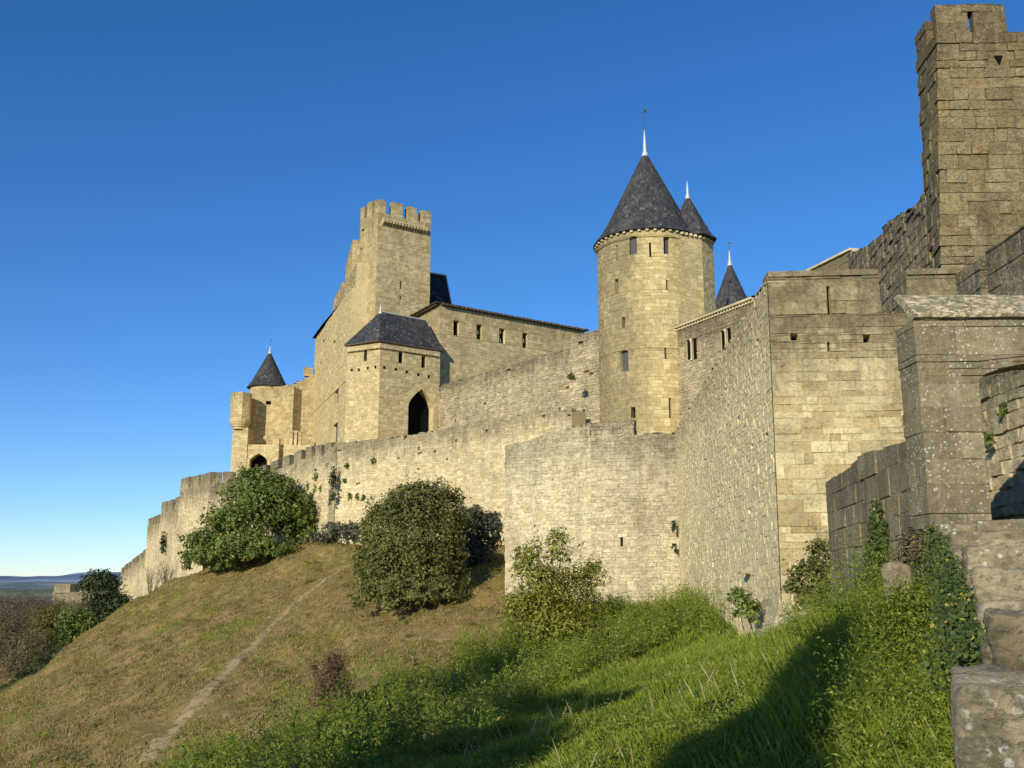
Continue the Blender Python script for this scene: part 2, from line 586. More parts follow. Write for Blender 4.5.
def plain(name, col, rough=0.8, var=0.3, scale=5.0, metal=0.0, spec=0.2):
    N = NT(name)
    P = N.pos()
    c = N.mix(N.mapr(N.noise(P, scale, 5), 0.3, 0.7, 0, 1), col, tuple(x * (1 - var) for x in col))
    return N.finish(c, rough, N.noise(P, scale * 3, 4), 0.2, 0.01, spec=spec, metal=metal)

M = {}
M['castle'] = stone('castle limestone', (0.762, 0.610, 0.319), (0.515, 0.390, 0.182), (0.309, 0.250, 0.127), pat=0.34, topdark=0.4, fine=5, mort=0.6, orange=0.25, west=0.5, ero=0.25, esc=1.6)
M['castle_clean'] = stone('clean castle limestone', (0.772, 0.625, 0.328), (0.515, 0.400, 0.187), (0.371, 0.290, 0.150), pat=0.26, topdark=0.1, fine=5, mort=0.8, orange=0.25, west=0.3, ero=0.2, esc=1.6)
M['tower'] = stone('round tower limestone', (0.772, 0.620, 0.305), (0.546, 0.420, 0.182), (0.278, 0.230, 0.123), pat=0.28, topdark=0.05, fine=5, mort=0.5, orange=0.3, west=0.8, ero=0.22, esc=1.6)
M['rubble'] = stone('rubble curtain stone', (0.790, 0.665, 0.391), (0.567, 0.450, 0.241), (0.278, 0.230, 0.132), pat=0.4, topdark=0.75, fine=6, pscale=0.22, mort=0.35, mortar=(0.474, 0.380, 0.214), bump=0.8, bd=0.05, wh=0.40, ero=0.25, esc=2.2)
M['rubble_grey'] = stone('grey weathered rubble stone', (0.597, 0.500, 0.296), (0.371, 0.300, 0.164), (0.211, 0.175, 0.105), pat=0.5, topdark=0.7, fine=6, pscale=0.3, mort=0.4, bump=0.8, bd=0.05, wh=0.42, ero=0.35, esc=2.2, lime=0.25)
M['rubble_pale'] = stone('pale lime washed rubble stone', (0.790, 0.690, 0.437), (0.618, 0.510, 0.296), (0.299, 0.250, 0.146), pat=0.36, topdark=0.6, fine=6, pscale=0.3, mort=0.3, mortar=(0.536, 0.445, 0.259), bump=0.9, bd=0.06, wh=0.6, ero=0.22, esc=2.4, lime=0.2)
M['flank'] = stone('sun-brightened rubble', (0.82, 0.69, 0.39), (0.72, 0.59, 0.31), (0.36, 0.285, 0.155), pat=0.28, topdark=0.5, fine=7, pscale=0.3, mort=0.12, mortar=(0.60, 0.50, 0.31), bump=0.8, bd=0.04, wh=0.5, ero=0.18, esc=2.4)  # brighter, warmer copy of rubble_pale that puts missing sunlight into its colour
M['bastion'] = stone('bastion ashlar', (0.783, 0.645, 0.346), (0.474, 0.365, 0.173), (0.206, 0.168, 0.091), pat=0.38, topdark=0.95, fine=7, pscale=0.55, lichen=0.35, mort=0.6, orange=0.5, bump=0.9, bd=0.04, wh=0.60, ero=0.14, esc=3.6)
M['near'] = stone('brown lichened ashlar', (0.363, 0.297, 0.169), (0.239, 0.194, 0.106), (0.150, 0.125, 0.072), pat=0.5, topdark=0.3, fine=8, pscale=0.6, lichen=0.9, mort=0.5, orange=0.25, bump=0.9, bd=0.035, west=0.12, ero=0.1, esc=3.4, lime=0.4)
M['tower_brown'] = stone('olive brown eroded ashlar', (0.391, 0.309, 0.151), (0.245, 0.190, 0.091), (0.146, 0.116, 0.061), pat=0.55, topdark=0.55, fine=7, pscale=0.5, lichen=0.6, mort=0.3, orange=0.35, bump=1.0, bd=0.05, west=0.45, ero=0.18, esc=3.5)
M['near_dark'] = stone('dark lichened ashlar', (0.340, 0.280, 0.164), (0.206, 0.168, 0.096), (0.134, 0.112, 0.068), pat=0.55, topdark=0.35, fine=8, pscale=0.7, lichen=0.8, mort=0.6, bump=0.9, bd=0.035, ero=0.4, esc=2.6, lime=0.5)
M['coping'] = stone('pale pitted coping stone', (0.783, 0.670, 0.410), (0.659, 0.550, 0.319), (0.268, 0.205, 0.109), pat=0.5, topdark=0.0, fine=10, pscale=4.0, lichen=0.4, mort=0.6, bump=0.9, bd=0.03, ero=0.9, esc=4.5)
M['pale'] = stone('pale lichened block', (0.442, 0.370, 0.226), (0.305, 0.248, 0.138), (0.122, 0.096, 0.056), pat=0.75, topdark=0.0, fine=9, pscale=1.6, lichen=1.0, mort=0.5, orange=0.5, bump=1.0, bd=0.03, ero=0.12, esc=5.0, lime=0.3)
M['cornice'] = stone('pale cornice stone', (0.742, 0.630, 0.391), (0.597, 0.490, 0.282), (0.371, 0.300, 0.164), pat=0.3, topdark=0.0, fine=9, mort=0.4)
M['slate'] = slate('roof slate')
M['slate_dark'] = slate('dark roof slate', (0.03, 0.032, 0.038), (0.015, 0.016, 0.02), 0.1)
M['tile'] = plain('brown eave tile', (0.16, 0.115, 0.07), 0.85, 0.5, 4)
M['dark'] = plain('dark unlit room', (0.012, 0.011, 0.010), 0.9, 0.3, 3, spec=0.0)  # near-black colour stands in for the shade inside openings and sockets
M['lead'] = plain('pale lead', (0.62, 0.60, 0.55), 0.45, 0.25, 6, metal=0.0, spec=0.5)
M['iron'] = plain('dark iron', (0.06, 0.06, 0.06), 0.5, 0.3, 6)
M['bark'] = plain('grey brown bark', (0.11, 0.085, 0.06), 0.9, 0.5, 9)
M['twig'] = plain('pale dry twig', (0.20, 0.15, 0.10), 0.9, 0.4, 9)
# ---------------------------------------------------------------- terrain
def _cp():
    L = []
    def p(px, py, Y, dz=0.0):
        x, y, z = at(px, py, Y); L.append((x, y, z + dz))
    # foot of the near and middle walls
    for a in [(510, 588, 63), (560, 597, 60, -.3), (600, 602, 57.5, -.3), (640, 604, 57, -.3), (675, 606, 56.5, -.3), (700, 613, 47, -.3), (740, 624, 35, -.3), (760, 628, 28, -.2),
              (835, 612, 23, -.3), (880, 592, 18, -.4)]: p(*a)
    L += [(4.3, 10, -0.95), (4.6, 13, -0.5), (5.6, 13, -0.3), (3.0, 9, -1.45), (3.6, 7, -1.5), (2.2, 5, -1.75), (0, 0, -1.65), (2.5, 0, -1.6), (-5, 0, -2.6), (0, 5, -2.0), (-4, 8, -3.0), (6, 6, -0.9), (8, 14, 0.0), (10, 22, 0.5), (14, 10, 0.5), (10, -10, -1.2), (-10, -10, -3.2), (0, -20, -2), (-12, 3, -4.0), (20, -20, 0), (-30, -25, -7)]
    for a in [(512, 768, 14, -.25), (370, 768, 17, -.25), (620, 700, 19, -.25), (700, 652, 28, -.25), (800, 655, 18, -.4), (760, 740, 10.5, -.2)]: p(*a)
    # hollow behind the near bank (under the tall weeds)
    for a in [(560, 668, 34, -.9), (450, 725, 29, -.7), (330, 768, 27, -.7), (640, 635, 42, -.6)]: p(*a)
    # the big slope
    for a in [(500, 572, 65), (480, 602, 60), (420, 612, 57), (430, 660, 47), (340, 702, 43), (250, 742, 41), (150, 757, 42), (0, 768, 45), (215, 685, 53), (280, 612, 68), (330, 572, 79),
              (330, 546, 87), (270, 553, 91), (230, 563, 93), (190, 576, 95), (150, 593, 97), (125, 606, 97), (60, 651, 88), (0, 694, 78), (120, 660, 69), (60, 720, 57), (200, 612, 79), (440, 550, 77), (490, 560, 72), (380, 580, 70), (380, 640, 56)]: p(*a)
    # falling away behind the crest
    L += [(-62, 100, -13), (-75, 80, -15), (-50, 125, -9), (-32, 150, -5), (-60, 170, -16), (-30, 112, -0.2), (-90, 120, -22), (-80, 50, -15), (-60, 20, -12), (-40, 0, -8), (-110, 170, -26), (-40, 190, -14),
          (-8, 112, 6), (12, 105, 7), (6, 80, 4), (20, 130, 8), (13, 66, 2), (12, 45, 0), (30, 90, 4), (40, 40, 1), (40, 160, 4), (-2, 90, 4.0), (-12, 95, 4.0), (-22, 100, 3.2)]
    return np.array(L)

_K = _cp()
def _phi(r2):
    return 0.5 * r2 * np.log(r2 + 1e-9)
def _fit():
    n = len(_K)
    d2 = ((_K[:, None, :2] - _K[None, :, :2]) ** 2).sum(-1)
    A = np.zeros((n + 3, n + 3))
    A[:n, :n] = _phi(d2) + np.eye(n) * 2.0
    A[:n, n] = 1; A[:n, n + 1:] = _K[:, :2]
    A[n, :n] = 1; A[n + 1:, :n] = _K[:, :2].T
    return np.linalg.solve(A, np.concatenate([_K[:, 2], [0, 0, 0]]))
_W = _fit()

def sines(x, y):
    return (np.sin(x * 1.3 + 0.7 * y) + np.sin(0.9 * y - 1.7 * x + 1) + 0.7 * np.sin(2.9 * x + 1.1 * y + 2) + 0.6 * np.sin(3.3 * y - 0.8 * x) + 0.4 * np.sin(6.1 * x + 4.7 * y) + 0.4 * np.sin(5.3 * y - 6.7 * x + 1))

def terrain(x, y):
    x = np.asarray(x, float); y = np.asarray(y, float)
    sh = x.shape
    x = x.ravel(); y = y.ravel()
    z = np.empty_like(x)
    xc, yc = np.clip(x, -115, 45), np.clip(y, -28, 195)
    for s in range(0, len(x), 20000):
        e = min(len(x), s + 20000)
        P = np.stack([xc[s:e], yc[s:e]], -1)
        d2 = ((P[:, None, :] - _K[None, :, :2]) ** 2).sum(-1)
        z[s:e] = _phi(d2) @ _W[:-3] + _W[-3] + P @ _W[-2:]
    dist = np.hypot(np.maximum(0, np.abs(x + 35) - 80), np.maximum(0, np.abs(y - 83) - 111))
    t = np.clip(dist / 400, 0, 1); t = t * t * (3 - 2 * t)
    z = np.clip(z, -40, 15)
    z = z * (1 - t) + (-42.0) * t
    near = np.clip((45 - np.hypot(x, y)) / 45, 0, 1)
    z = z + (0.06 * sines(x * 1.3, y * 1.3) + 0.14 * sines(x * .23 + 3, y * .23)) * (1 - t) * np.clip(np.hypot(x, y) / 14, .3, 1)
    return z.reshape(sh)

def tz(x, y):
    return float(terrain(np.array([x]), np.array([y]))[0])

_ray_cache = {}
def ground_at(px, py, y0=4.0, y1=130.0):
    """where the sight line through the survey point meets the terrain"""
    a, b = ray(px, py)
    ys = np.linspace(y0, y1, 1200)
    g = terrain(a * ys, ys) - b * ys
    i = np.argmax(g > 0)
    if g[i] <= 0:
        i = len(ys) - 1
    Y = ys[i]
    return (a * Y, Y, tz(a * Y, Y))

def build_ground():
    def ax(a, b, st, far):
        c = list(np.arange(a, b + 1e-6, st))
        k, s = b, st
        while k < far:
            s *= 1.25; k += s; c.append(k)
        k, s = a, st
        while k > -far:
            s *= 1.25; k -= s; c.insert(0, k)
        return np.array(c)
    X, Y = ax(-75, 32, 0.5, 14000), ax(-4, 140, 0.5, 14000)
    gx, gy = np.meshgrid(X, Y)
    Z = terrain(gx, gy)
    V = np.stack([gx.ravel(), gy.ravel(), Z.ravel()], -1)
    nx, ny = len(X), len(Y)
    i = np.arange(nx * ny).reshape(ny, nx)
    Fq = np.stack([i[:-1, :-1].ravel(), i[:-1, 1:].ravel(), i[1:, 1:].ravel(), i[1:, :-1].ravel()], -1)
    green = lush(gx.ravel(), gy.ravel())
    col = np.stack([green, np.zeros_like(green), np.zeros_like(green), np.ones_like(green)], -1)
    N = NT('ground cover')
    P = N.pos()
    r, j, t, r2 = N.attr()
    n1 = N.noise(P, 0.35, 6, 0.65); n2 = N.noise(P, 2.2, 6, 0.7); n3 = N.noise(P, 14.0, 5, 0.7)
    dry = N.mix(N.mapr(n1, 0.4, 0.62), (0.21, 0.165, 0.045), (0.34, 0.225, 0.085))
    dry = N.mix(N.mapr(n2, 0.54, 0.64, 0, 0.85), dry, (0.40, 0.30, 0.155))
    dry = N.mix(N.mapr(n2, 0.47, 0.36, 0, 0.8), dry, (0.10, 0.115, 0.03))
    grn = N.mix(N.mapr(n2, 0.35, 0.65), (0.035, 0.06, 0.012), (0.07, 0.10, 0.025))
    c = N.mix(r, dry, grn)
    c = N.mix(N.mapr(n3, 0.4, 0.7, 0, 0.4), c, (0.04, 0.035, 0.02))
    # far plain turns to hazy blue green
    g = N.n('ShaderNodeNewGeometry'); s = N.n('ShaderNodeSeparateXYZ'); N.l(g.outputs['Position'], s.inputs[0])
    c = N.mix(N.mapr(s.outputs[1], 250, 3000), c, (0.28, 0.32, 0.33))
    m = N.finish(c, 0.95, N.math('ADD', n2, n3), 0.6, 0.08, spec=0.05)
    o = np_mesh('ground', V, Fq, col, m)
    o['kind'] = 'structure'
    o.data.polygons.foreach_set('use_smooth', np.ones(len(o.data.polygons), dtype=bool))
    return o

# boundary between the dry slope and the lush bank, from survey points on the ground
_B = sorted([ground_at(*p)[:2] for p in [(170, 766), (240, 752), (310, 725), (380, 695), (440, 672), (500, 640), (560, 612)]] + [(-40, 28), (-14, 33), (6.5, 58), (12, 60)])
_Bx = np.array([b[0] for b in _B]); _By = np.array([b[1] for b in _B])
_S = sorted([ground_at(*p)[:2] for p in [(400, 760), (470, 732), (560, 693), (640, 660), (700, 642)]] + [(-12, 12), (8.5, 33)])
_Sx = np.array([b[0] for b in _S]); _Sy = np.array([b[1] for b in _S])
def lush(x, y):
    yb = np.interp(x, _Bx, _By) + 1.2 * np.sin(x * 0.9) + 0.8 * np.sin(x * 2.3 + 1)
    return np.clip((yb - y) / 4.0 + 0.5, 0, 1) * (y < 75) * (y > -200)
ground = build_ground()

# worn footpath up the slope
def build_path():
    pts = [(148, 762), (160, 742), (185, 714), (215, 685), (245, 652), (272, 626), (300, 600), (322, 583), (338, 572)]
    g = [np.array(ground_at(*p)[:2]) for p in pts]
    P = []
    for a, b in zip(g[:-1], g[1:]):
        n = max(2, int(np.hypot(*(b - a)) / 0.35))
        for i in range(n):
            P.append(a + (b - a) * i / n)
    P.append(g[-1])
    P = np.array(P)
    rr = np.random.default_rng(3)
    k = np.ones(5) / 5
    P[2:-2] = np.stack([np.convolve(P[:, 0], k, 'valid'), np.convolve(P[:, 1], k, 'valid')], -1)
    mb = MB()
    n = len(P)
    prev = None
    for i in range(n):
        d = P[min(n - 1, i + 1)] - P[max(0, i - 1)]
        d /= np.hypot(*d)
        nn = np.array([-d[1], d[0]])
        w = (0.44 * (1 - i / n) + 0.2) * (0.75 + 0.5 * rr.random())
        off = 0.1 * math.sin(i * 0.23) + 0.04 * math.sin(i * 1.1)
        row = []
        for s in (-1, -0.4, 0.4, 1):
            q = P[i] + nn * (w * s * (0.9 + 0.2 * rr.random()) + off)
            row.append((q[0], q[1], tz(*q) + (0.03 if abs(s) < 1 else -0.02)))
        if prev:
            for a in range(3):
                cc = [(0, 1, 1, .5), (1, 1, 1, .5), (1, 1, 1, .5), (0, 1, 1, .5)]
                mb.add([prev[a], prev[a + 1], row[a + 1], row[a]], [cc[a], cc[a + 1], cc[a + 1], cc[a]], [(0, 1, 2, 3)])
        prev = row
    N = NT('trodden pale earth')
    Pp = N.pos(); r, j, t, r2 = N.attr()
    n1 = N.noise(Pp, 1.6, 6, 0.7)
    c = N.mix(N.mapr(n1, 0.35, 0.65), (0.37, 0.28, 0.145), (0.27, 0.20, 0.095))
    edge = N.mapr(N.math('ADD', r, N.math('MULTIPLY', N.math('SUBTRACT', N.noise(Pp, 2.3, 5, 0.7), 0.5), 1.6)), 0.2, 0.8)
    c = N.mix(edge, (0.20, 0.16, 0.065), c)
    o = mb.build('path', N.finish(c, 0.95, N.noise(Pp, 9, 6, 0.7), 0.6, 0.04, spec=0.05), smooth=True)
    o['kind'] = 'structure'
    return P
PATH = build_path()

# far hills
def build_hills():
    def ridge(name, y0, h, seed, col, x0=-9000, x1=3000):
        xs = np.linspace(x0, x1, 160)
        rr = np.random.default_rng(seed)
        ph = rr.random(6) * 6
        prof = h * (0.72 + 0.16 * np.sin(xs / 900 + ph[0]) + 0.09 * np.sin(xs / 420 + ph[1]) + 0.05 * np.sin(xs / 170 + ph[2]) + 0.02 * np.sin(xs / 60 + ph[3]))
        rows = 14
        V = []
        for k in range(rows):
            t = k / (rows - 1)
            for x, p in zip(xs, prof):
                V.append((x, y0 + t * 1600 + 120 * math.sin(x / 500 + k), -45 + (p + 45) * math.sin(t * PI / 2) ** 1.2 + 5 * math.sin(x / 90 + k * 1.7) * t))
        n = len(xs)
        i = np.arange(rows * n).reshape(rows, n)
        Fq = np.stack([i[:-1, :-1].ravel(), i[:-1, 1:].ravel(), i[1:, 1:].ravel(), i[1:, :-1].ravel()], -1)
        V = np.array(V)
        o = np_mesh(name, V, Fq, np.full((len(V), 4), 0.5), col)
        o.data.polygons.foreach_set('use_smooth', np.ones(len(o.data.polygons), dtype=bool))
        o['kind'] = 'structure'
    def hm(name, a, b, sc):  # aerial haze is put into the hill colours
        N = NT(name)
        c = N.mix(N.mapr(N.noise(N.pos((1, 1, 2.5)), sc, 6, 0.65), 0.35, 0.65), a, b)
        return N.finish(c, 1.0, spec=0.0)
    ridge('hills', 8200, 162, 4, hm('haze blue hills', (0.16, 0.22, 0.30), (0.125, 0.175, 0.245), 0.002))
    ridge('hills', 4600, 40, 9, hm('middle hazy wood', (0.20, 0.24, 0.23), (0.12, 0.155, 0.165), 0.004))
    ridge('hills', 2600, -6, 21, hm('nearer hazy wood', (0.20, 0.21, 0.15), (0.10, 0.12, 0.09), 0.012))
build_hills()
# ---------------------------------------------------------------- buildings
def uv(P0, P1, px, py):
    a, b = ray(px, py)
    dx, dy = P1[0] - P0[0], P1[1] - P0[1]
    L = math.hypot(dx, dy); dx /= L; dy /= L
    u = (a * P0[1] - P0[0]) / (dx - a * dy)
    return u, b * (P0[1] + dy * u)

def opn(P0, P1, px0, py0, px1, py1, spring=None, kind='pointed', minw=0.0):
    pm = (px0 + px1) / 2
    u0, _ = uv(P0, P1, px0, (py0 + py1) / 2)
    u1, _ = uv(P0, P1, px1, (py0 + py1) / 2)
    _, zt = uv(P0, P1, pm, py0)
    _, zb = uv(P0, P1, pm, py1)
    if u1 - u0 < minw:
        c = (u0 + u1) / 2; u0, u1 = c - minw / 2, c + minw / 2
    zs = None
    if spring is not None:
        _, zs = uv(P0, P1, pm, spring)
    return Opening(u0, u1, zb, zt, zs, kind)

def put(parent, P0, P1, o, depth, mat, name, back='pane', matback=None, **k):
    pos, L = plane_pos(P0, P1)
    return recess(parent, pos, o, depth, mat, matback or M['dark'], name, back, **k)

RUB = dict(course=(0.16, 0.3), bl=(0.18, 0.5), out=(0.0, 0.07), joint=0.025, jit=0.02)
FINE = dict(course=(0.22, 0.32), bl=(0.3, 0.62), out=(0.0, 0.025), joint=0.012, jit=0.006)

# ===== bastion (the near square tower) and its long rubble flank =====
ba = xy(768, 285, 28)                       # front left corner, upper
bastion_b = (12.5, 27.6)
bt = zz(768, 277, 28)
tb_ = thing('bastion', 'square ashlar bastion with dark weathered top right of the centre, pale rubble side', 'tower', (ba[0] + 2.5, 29, -1.2))
fl_end = xy(675, 430, 57.2)
zsill = zz(892, 316, 28)
s1 = zz(790, 300, 28)
bp = [ba, bastion_b, (12.5, 32), (ba[0] + 1.2, 32)]
bl_ = at(778.5, 545, 27.9); bk = (bt + 2.0) / (bt - bl_[2])
ba_b = (ba[0] + (bl_[0] - ba[0]) * bk, 27.75)
bbase = [ba_b, (12.5, 27.35), (12.5, 32), (ba_b[0] + 1.6, 32)]
op = [opn(ba, bastion_b, 827.5, 342 + 0, 830, 352), opn(ba, bastion_b, 791, 334, 798, 341), opn(ba, bastion_b, 863, 335, 870, 343)]
prism('wall', bp, -2.0, zsill, M['bastion'], tb_, course=(0.16, 0.42), sides=[0], openings={0: op}, bl=(0.22, 0.9), out=(0, 0.03), joint=0.011, jit=0.014, base=bbase, zref=bt, tb=5.0, qseed=5)
for o in op:
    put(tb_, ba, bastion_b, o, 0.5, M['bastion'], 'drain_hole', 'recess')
# merlons with a slit between blocks
def bmerlon(px0, px1, slit=None, h=bt):
    u0, _ = uv(ba, bastion_b, px0, 300); u1, _ = uv(ba, bastion_b, px1, 300)
    L = math.hypot(bastion_b[0] - ba[0], bastion_b[1] - ba[1])
    a, b = lerp2(ba, bastion_b, u0 / L), lerp2(ba, bastion_b, u1 / L)
    oo = []
    if slit:
        o = opn(a, b, slit[0], slit[1], slit[2], slit[3]); o.z0 = zsill + 0.02
        oo = [o]
    m = prism('merlon', strip_foot(a, b, 0.8), zsill, h, M['bastion'], tb_, course=(0.3, 0.42), sides=[0, 1, 3], openings={0: oo}, ragged=0.03, bl=(0.5, 1.3), out=(0, 0.035), joint=0.012, jit=0.008, tb=5.0)
    for o in oo:
        put(m if False else tb_, a, b, o, 0.5, M['bastion'], 'arrow_slit', 'recess')
    # coping course
    mb = MB()
    f = strip_foot(a, b, 0.85)
    pos, LL = plane_pos(a, b)
    nst = 4
    for i in range(nst):
        q0, q1 = LL * i / nst + 0.006, LL * (i + 1) / nst - 0.006
        e = random.uniform(0, 0.02)
        p = [pos(q0, h - 0.02, 0.07 + e), pos(q1, h - 0.02, 0.07 + e), pos(q1, h + 0.16, 0.03 + e), pos(q0, h + 0.16, 0.03 + e), pos(q0, h - 0.02, -0.9), pos(q1, h - 0.02, -0.9), pos(q1, h + 0.2, -0.9), pos(q0, h + 0.2, -0.9)]
        r = random.random()
        mb.add(p, [(r, 1, 0.02, 0.5)] * 8, [(0, 1, 2, 3), (3, 2, 6, 7), (1, 5, 6, 2), (0, 3, 7, 4), (0, 4, 5, 1), (4, 7, 6, 5)])
    mb.build('coping', M['bastion'], tb_)
bmerlon(769, 880, (827, 286, 830.5, 316))
bmerlon(908, 968, None, bt - 0.03)

# flank: long rubble wall running away from the bastion's corner
tf = thing('curtain_wall', 'long rubble curtain wall running back from the left corner of the square ashlar bastion', 'wall', (8.5, 42, -1))
zfl0, zfl1 = bt + 0.12, zz(675, 428, 57.2)
fa, fb = fl_end, (ba[0] - .02, ba[1] - .01)
mbf = MB()
posf, Lf = plane_pos(fa, fb, bt, 0, 0.05, 3.0, (fa, (ba_b[0] - .02, ba_b[1])), -2.0)
stoneo = opn(fa, fb, 752, 572, 759, 587)
skin(mbf, posf, Lf, make_rows(-2.0, 9.6, 0.1, 0.24), lambda u: zfl1 + (zfl0 - zfl1) * u / Lf - 0.12 * abs(math.sin(u * 0.9)) - 0.1 * abs(math.sin(u * 2.3)), bl=(0.12, 0.5), out=(0.0, 0.018), joint=0.012, jit=0.014, ragged=0.2, thick=0.6, tb=5.0, holes=0.01, corner=(False, True))
# ashlar quoins on the bastion corner are the last 0.6 m: plain infill and back
mbf.add([(fa[0], fa[1], -2), (fb[0], fb[1], -2), (fb[0] + 2.2, fb[1] + 0.1, -2), (fa[0] + 2.2, fa[1] + 0.1, -2), (fa[0], fa[1], zfl1 - 0.5), (fb[0], fb[1], zfl0 - 0.5), (fb[0] + 2.2, fb[1] + 0.1, zfl0 - 0.5), (fa[0] + 2.2, fa[1] + 0.1, zfl1 - 0.5)],
        [(0.4, 1, 0.1, 0.5)] * 8, [(4, 5, 6, 7), (2, 3, 7, 6), (3, 0, 4, 7)])
mbf.build('wall', M['flank'], tf)
# ledge stone jutting from the flank, with a drain below
mb = MB()
u, z = uv(fa, fb, 752, 574)
pos, _ = plane_pos(fa, fb)
mb.add([pos(u - 0.45, z, -0.1), pos(u + 0.35, z, -0.1), pos(u + 0.35, z, 0.42), pos(u - 0.45, z, 0.36), pos(u - 0.45, z + 0.1, -0.1), pos(u + 0.35, z + 0.1, -0.1), pos(u + 0.35, z + 0.08, 0.42), pos(u - 0.45, z + 0.09, 0.36)], [(0.4, 1, 0.5, 0.5)] * 8,
       [(0, 3, 2, 1), (4, 5, 6, 7), (3, 7, 6, 2), (2, 6, 5, 1), (0, 4, 7, 3)])
mb.build('ledge', M['rubble_grey'], tf)
# battered apron at the foot of the corner
mb = MB()
for k in range(2):
    pass
A = (ba[0], ba[1] - 0.05)
prof = []
apos = []
seg = [(-3.2, 3.3), (-0.5, 0.5), (0.5, -0.4), (3.0, -0.3)]
base_l = [(fb[0] - 0.05 + (fa[0] - fb[0]) * t, fb[1] + (fa[1] - fb[1]) * t) for t in (0.16, 0.06, 0.0)]
front = [(ba[0] + x, ba[1] - 0.02) for x in (0.0, 1.2)]
top_z, bot_z = zz(764, 575, 28), -1.6
ring_top = base_l + front[1:]
flare = [(-0.05, 0), (-0.55, 0), (-0.62, -0.6), (0.1, -0.5)]
rows = 9
prev = None
rr = random.Random(4)
for k in range(rows + 1):
    t = k / rows
    row = []
    for (p, fl_) in zip(ring_top, flare):
        s = (1 - t) ** 1.3
        hgt = top_z if p is not ring_top[0] else top_z - 0.6
        row.append((p[0] + fl_[0] * s + rr.uniform(-.07, .07), p[1] + fl_[1] * s + rr.uniform(-.07, .07), bot_z + (hgt - bot_z) * t))
    if prev:
        for i in range(len(row) - 1):
            n = 5
            for q in range(n):
                f = lambda a, b, t: tuple(a[w] + (b[w] - a[w]) * t for w in range(3))
                r = rr.random()
                mb.add([f(prev[i], prev[i + 1], q / n), f(prev[i], prev[i + 1], (q + 1) / n), f(row[i], row[i + 1], (q + 1) / n), f(row[i], row[i + 1], q / n)], [(r, 1, 0.8, rr.random())] * 4, [(0, 1, 2, 3)])
    prev = row
mb.build('apron', M['rubble_pale'], tb_)

# ===== middle curtain wall A =====
A0, A1, A2 = xy(505.5, 446, 61.2), xy(590, 416, 59), xy(676, 425, 57.2)
A1b = xy(634, 420, 57.6)
ta = thing('curtain_wall', 'tall grey rubble curtain wall facing the slope below the round tower, behind the yellow shrub', 'wall', ((A0[0] + A2[0]) / 2, 62, 0))
zA0, zA1, zA2 = zz(505.5, 446, 61.2), zz(590, 421, 59), zz(676, 428, 57.2)
fp = [A0, A1, (A1[0] + 0.8, A1[1] + 2), (A0[0] + 1.4, A0[1] + 2)]
prism('wall', fp, -1.5, [zA0, zA1, zA1, zA0], M['rubble_pale'], ta, course=(0.13, 0.3), sides=[0, 3], bl=(0.16, 0.55), out=(0, 0.04), joint=0.015, jit=0.02, ragged=0.15, warp=0.06, tb=6.0, holes=0.003)
fp = [A1, A2, (A2[0] + 0.2, A2[1] + 2), (A1[0] + 0.8, A1[1] + 2)]
M['rubble_mid'] = stone('mid grey rubble stone', (0.70, 0.60, 0.37), (0.50, 0.415, 0.25), (0.25, 0.21, 0.13), pat=0.42, topdark=0.65, fine=6, pscale=0.3, mort=0.3, bump=0.8, bd=0.05, wh=0.5, ero=0.28, esc=2.3, lime=0.15)
zl = zz(655, 432, 57.4)
o1 = opn(A1, A2, 620.5, 537, 623, 546)
prism('wall', fp, -1.5, zl, M['rubble_mid'], ta, course=(0.13, 0.3), sides=[0], bl=(0.16, 0.55), out=(0, 0.04), joint=0.015, jit=0.02, ragged=0.15, warp=0.06, tb=6.0, openings={0: [o1]})
put(ta, A1, A2, o1, 0.4, M['rubble_grey'], 'drain_hole', 'recess')
for (x0, y0, x1, y1) in [(591, 422, 634, 419)]:
    a, b = lerp2(A1, A2, (x0 - 590) / 86), lerp2(A1, A2, (x1 - 590) / 86)
    prism('merlon', strip_foot(a, b, 0.6), zl - 0.2, [zz(x0, y0, 58.8), zz(x1, y1, 58), zz(x1, y1, 58), zz(x0, y0, 58.8)], M['rubble_mid'], ta, sides=[0, 1, 3], ragged=0.08, **{k: v for k, v in RUB.items()})

# ===== long curtain wall B at the crest of the slope =====
B = [(244, 473, 98), (270, 464, 96), (305, 449, 92), (334, 443, 88), (410, 434.5, 84), (470, 424, 80), (535, 412, 76.5), (572, 408, 74)]
tbw = thing('curtain_wall', 'long sunlit yellow curtain wall along the crest of the slope behind the two big bushes', 'wall', (-8, 86, 3))
Bp = [xy(*b) for b in B]
Bz = [zz(*b) for b in B]
rowsB = make_rows(0.5, 14, 0.14, 0.32)
for i in range(len(B) - 1):
    a, b = Bp[i], Bp[i + 1]
    f = strip_foot(a, b, 1.6)
    battl = i < 3
    drop = 0.9 if battl else 0.0
    prism('wall', f, 0.5, [Bz[i] - drop, Bz[i + 1] - drop, Bz[i + 1] - drop, Bz[i] - drop], M['rubble'], tbw, rows=rowsB, sides=[0], bl=(0.18, 0.55), out=(0, 0.035), joint=0.014, jit=0.018, ragged=0.14 if not battl else 0.0, warp=0.05, holes=0.008, tb=6.0, qseed=7)
    if battl:
        L = math.hypot(b[0] - a[0], b[1] - a[1])
        n = max(1, round(L / 2.0))
        merlons(tbw, a, b, Bz[i] - drop, 1.0, M['rubble_grey'], n=n, zb1=Bz[i + 1] - drop)
# pilaster strip on the wall
a = xy(329.5, 470, 88.25); b = xy(336, 470, 87.75)
prism('pilaster', [a, b, (b[0], b[1] + 1.2), (a[0], a[1] + 1.4)], 1.0, zz(332, 447, 88), M['rubble_grey'], tbw, course=(0.2, 0.3), sides=[0, 3], bl=(0.2, 0.4), out=(0, 0.04), joint=0.02, jit=0.015)

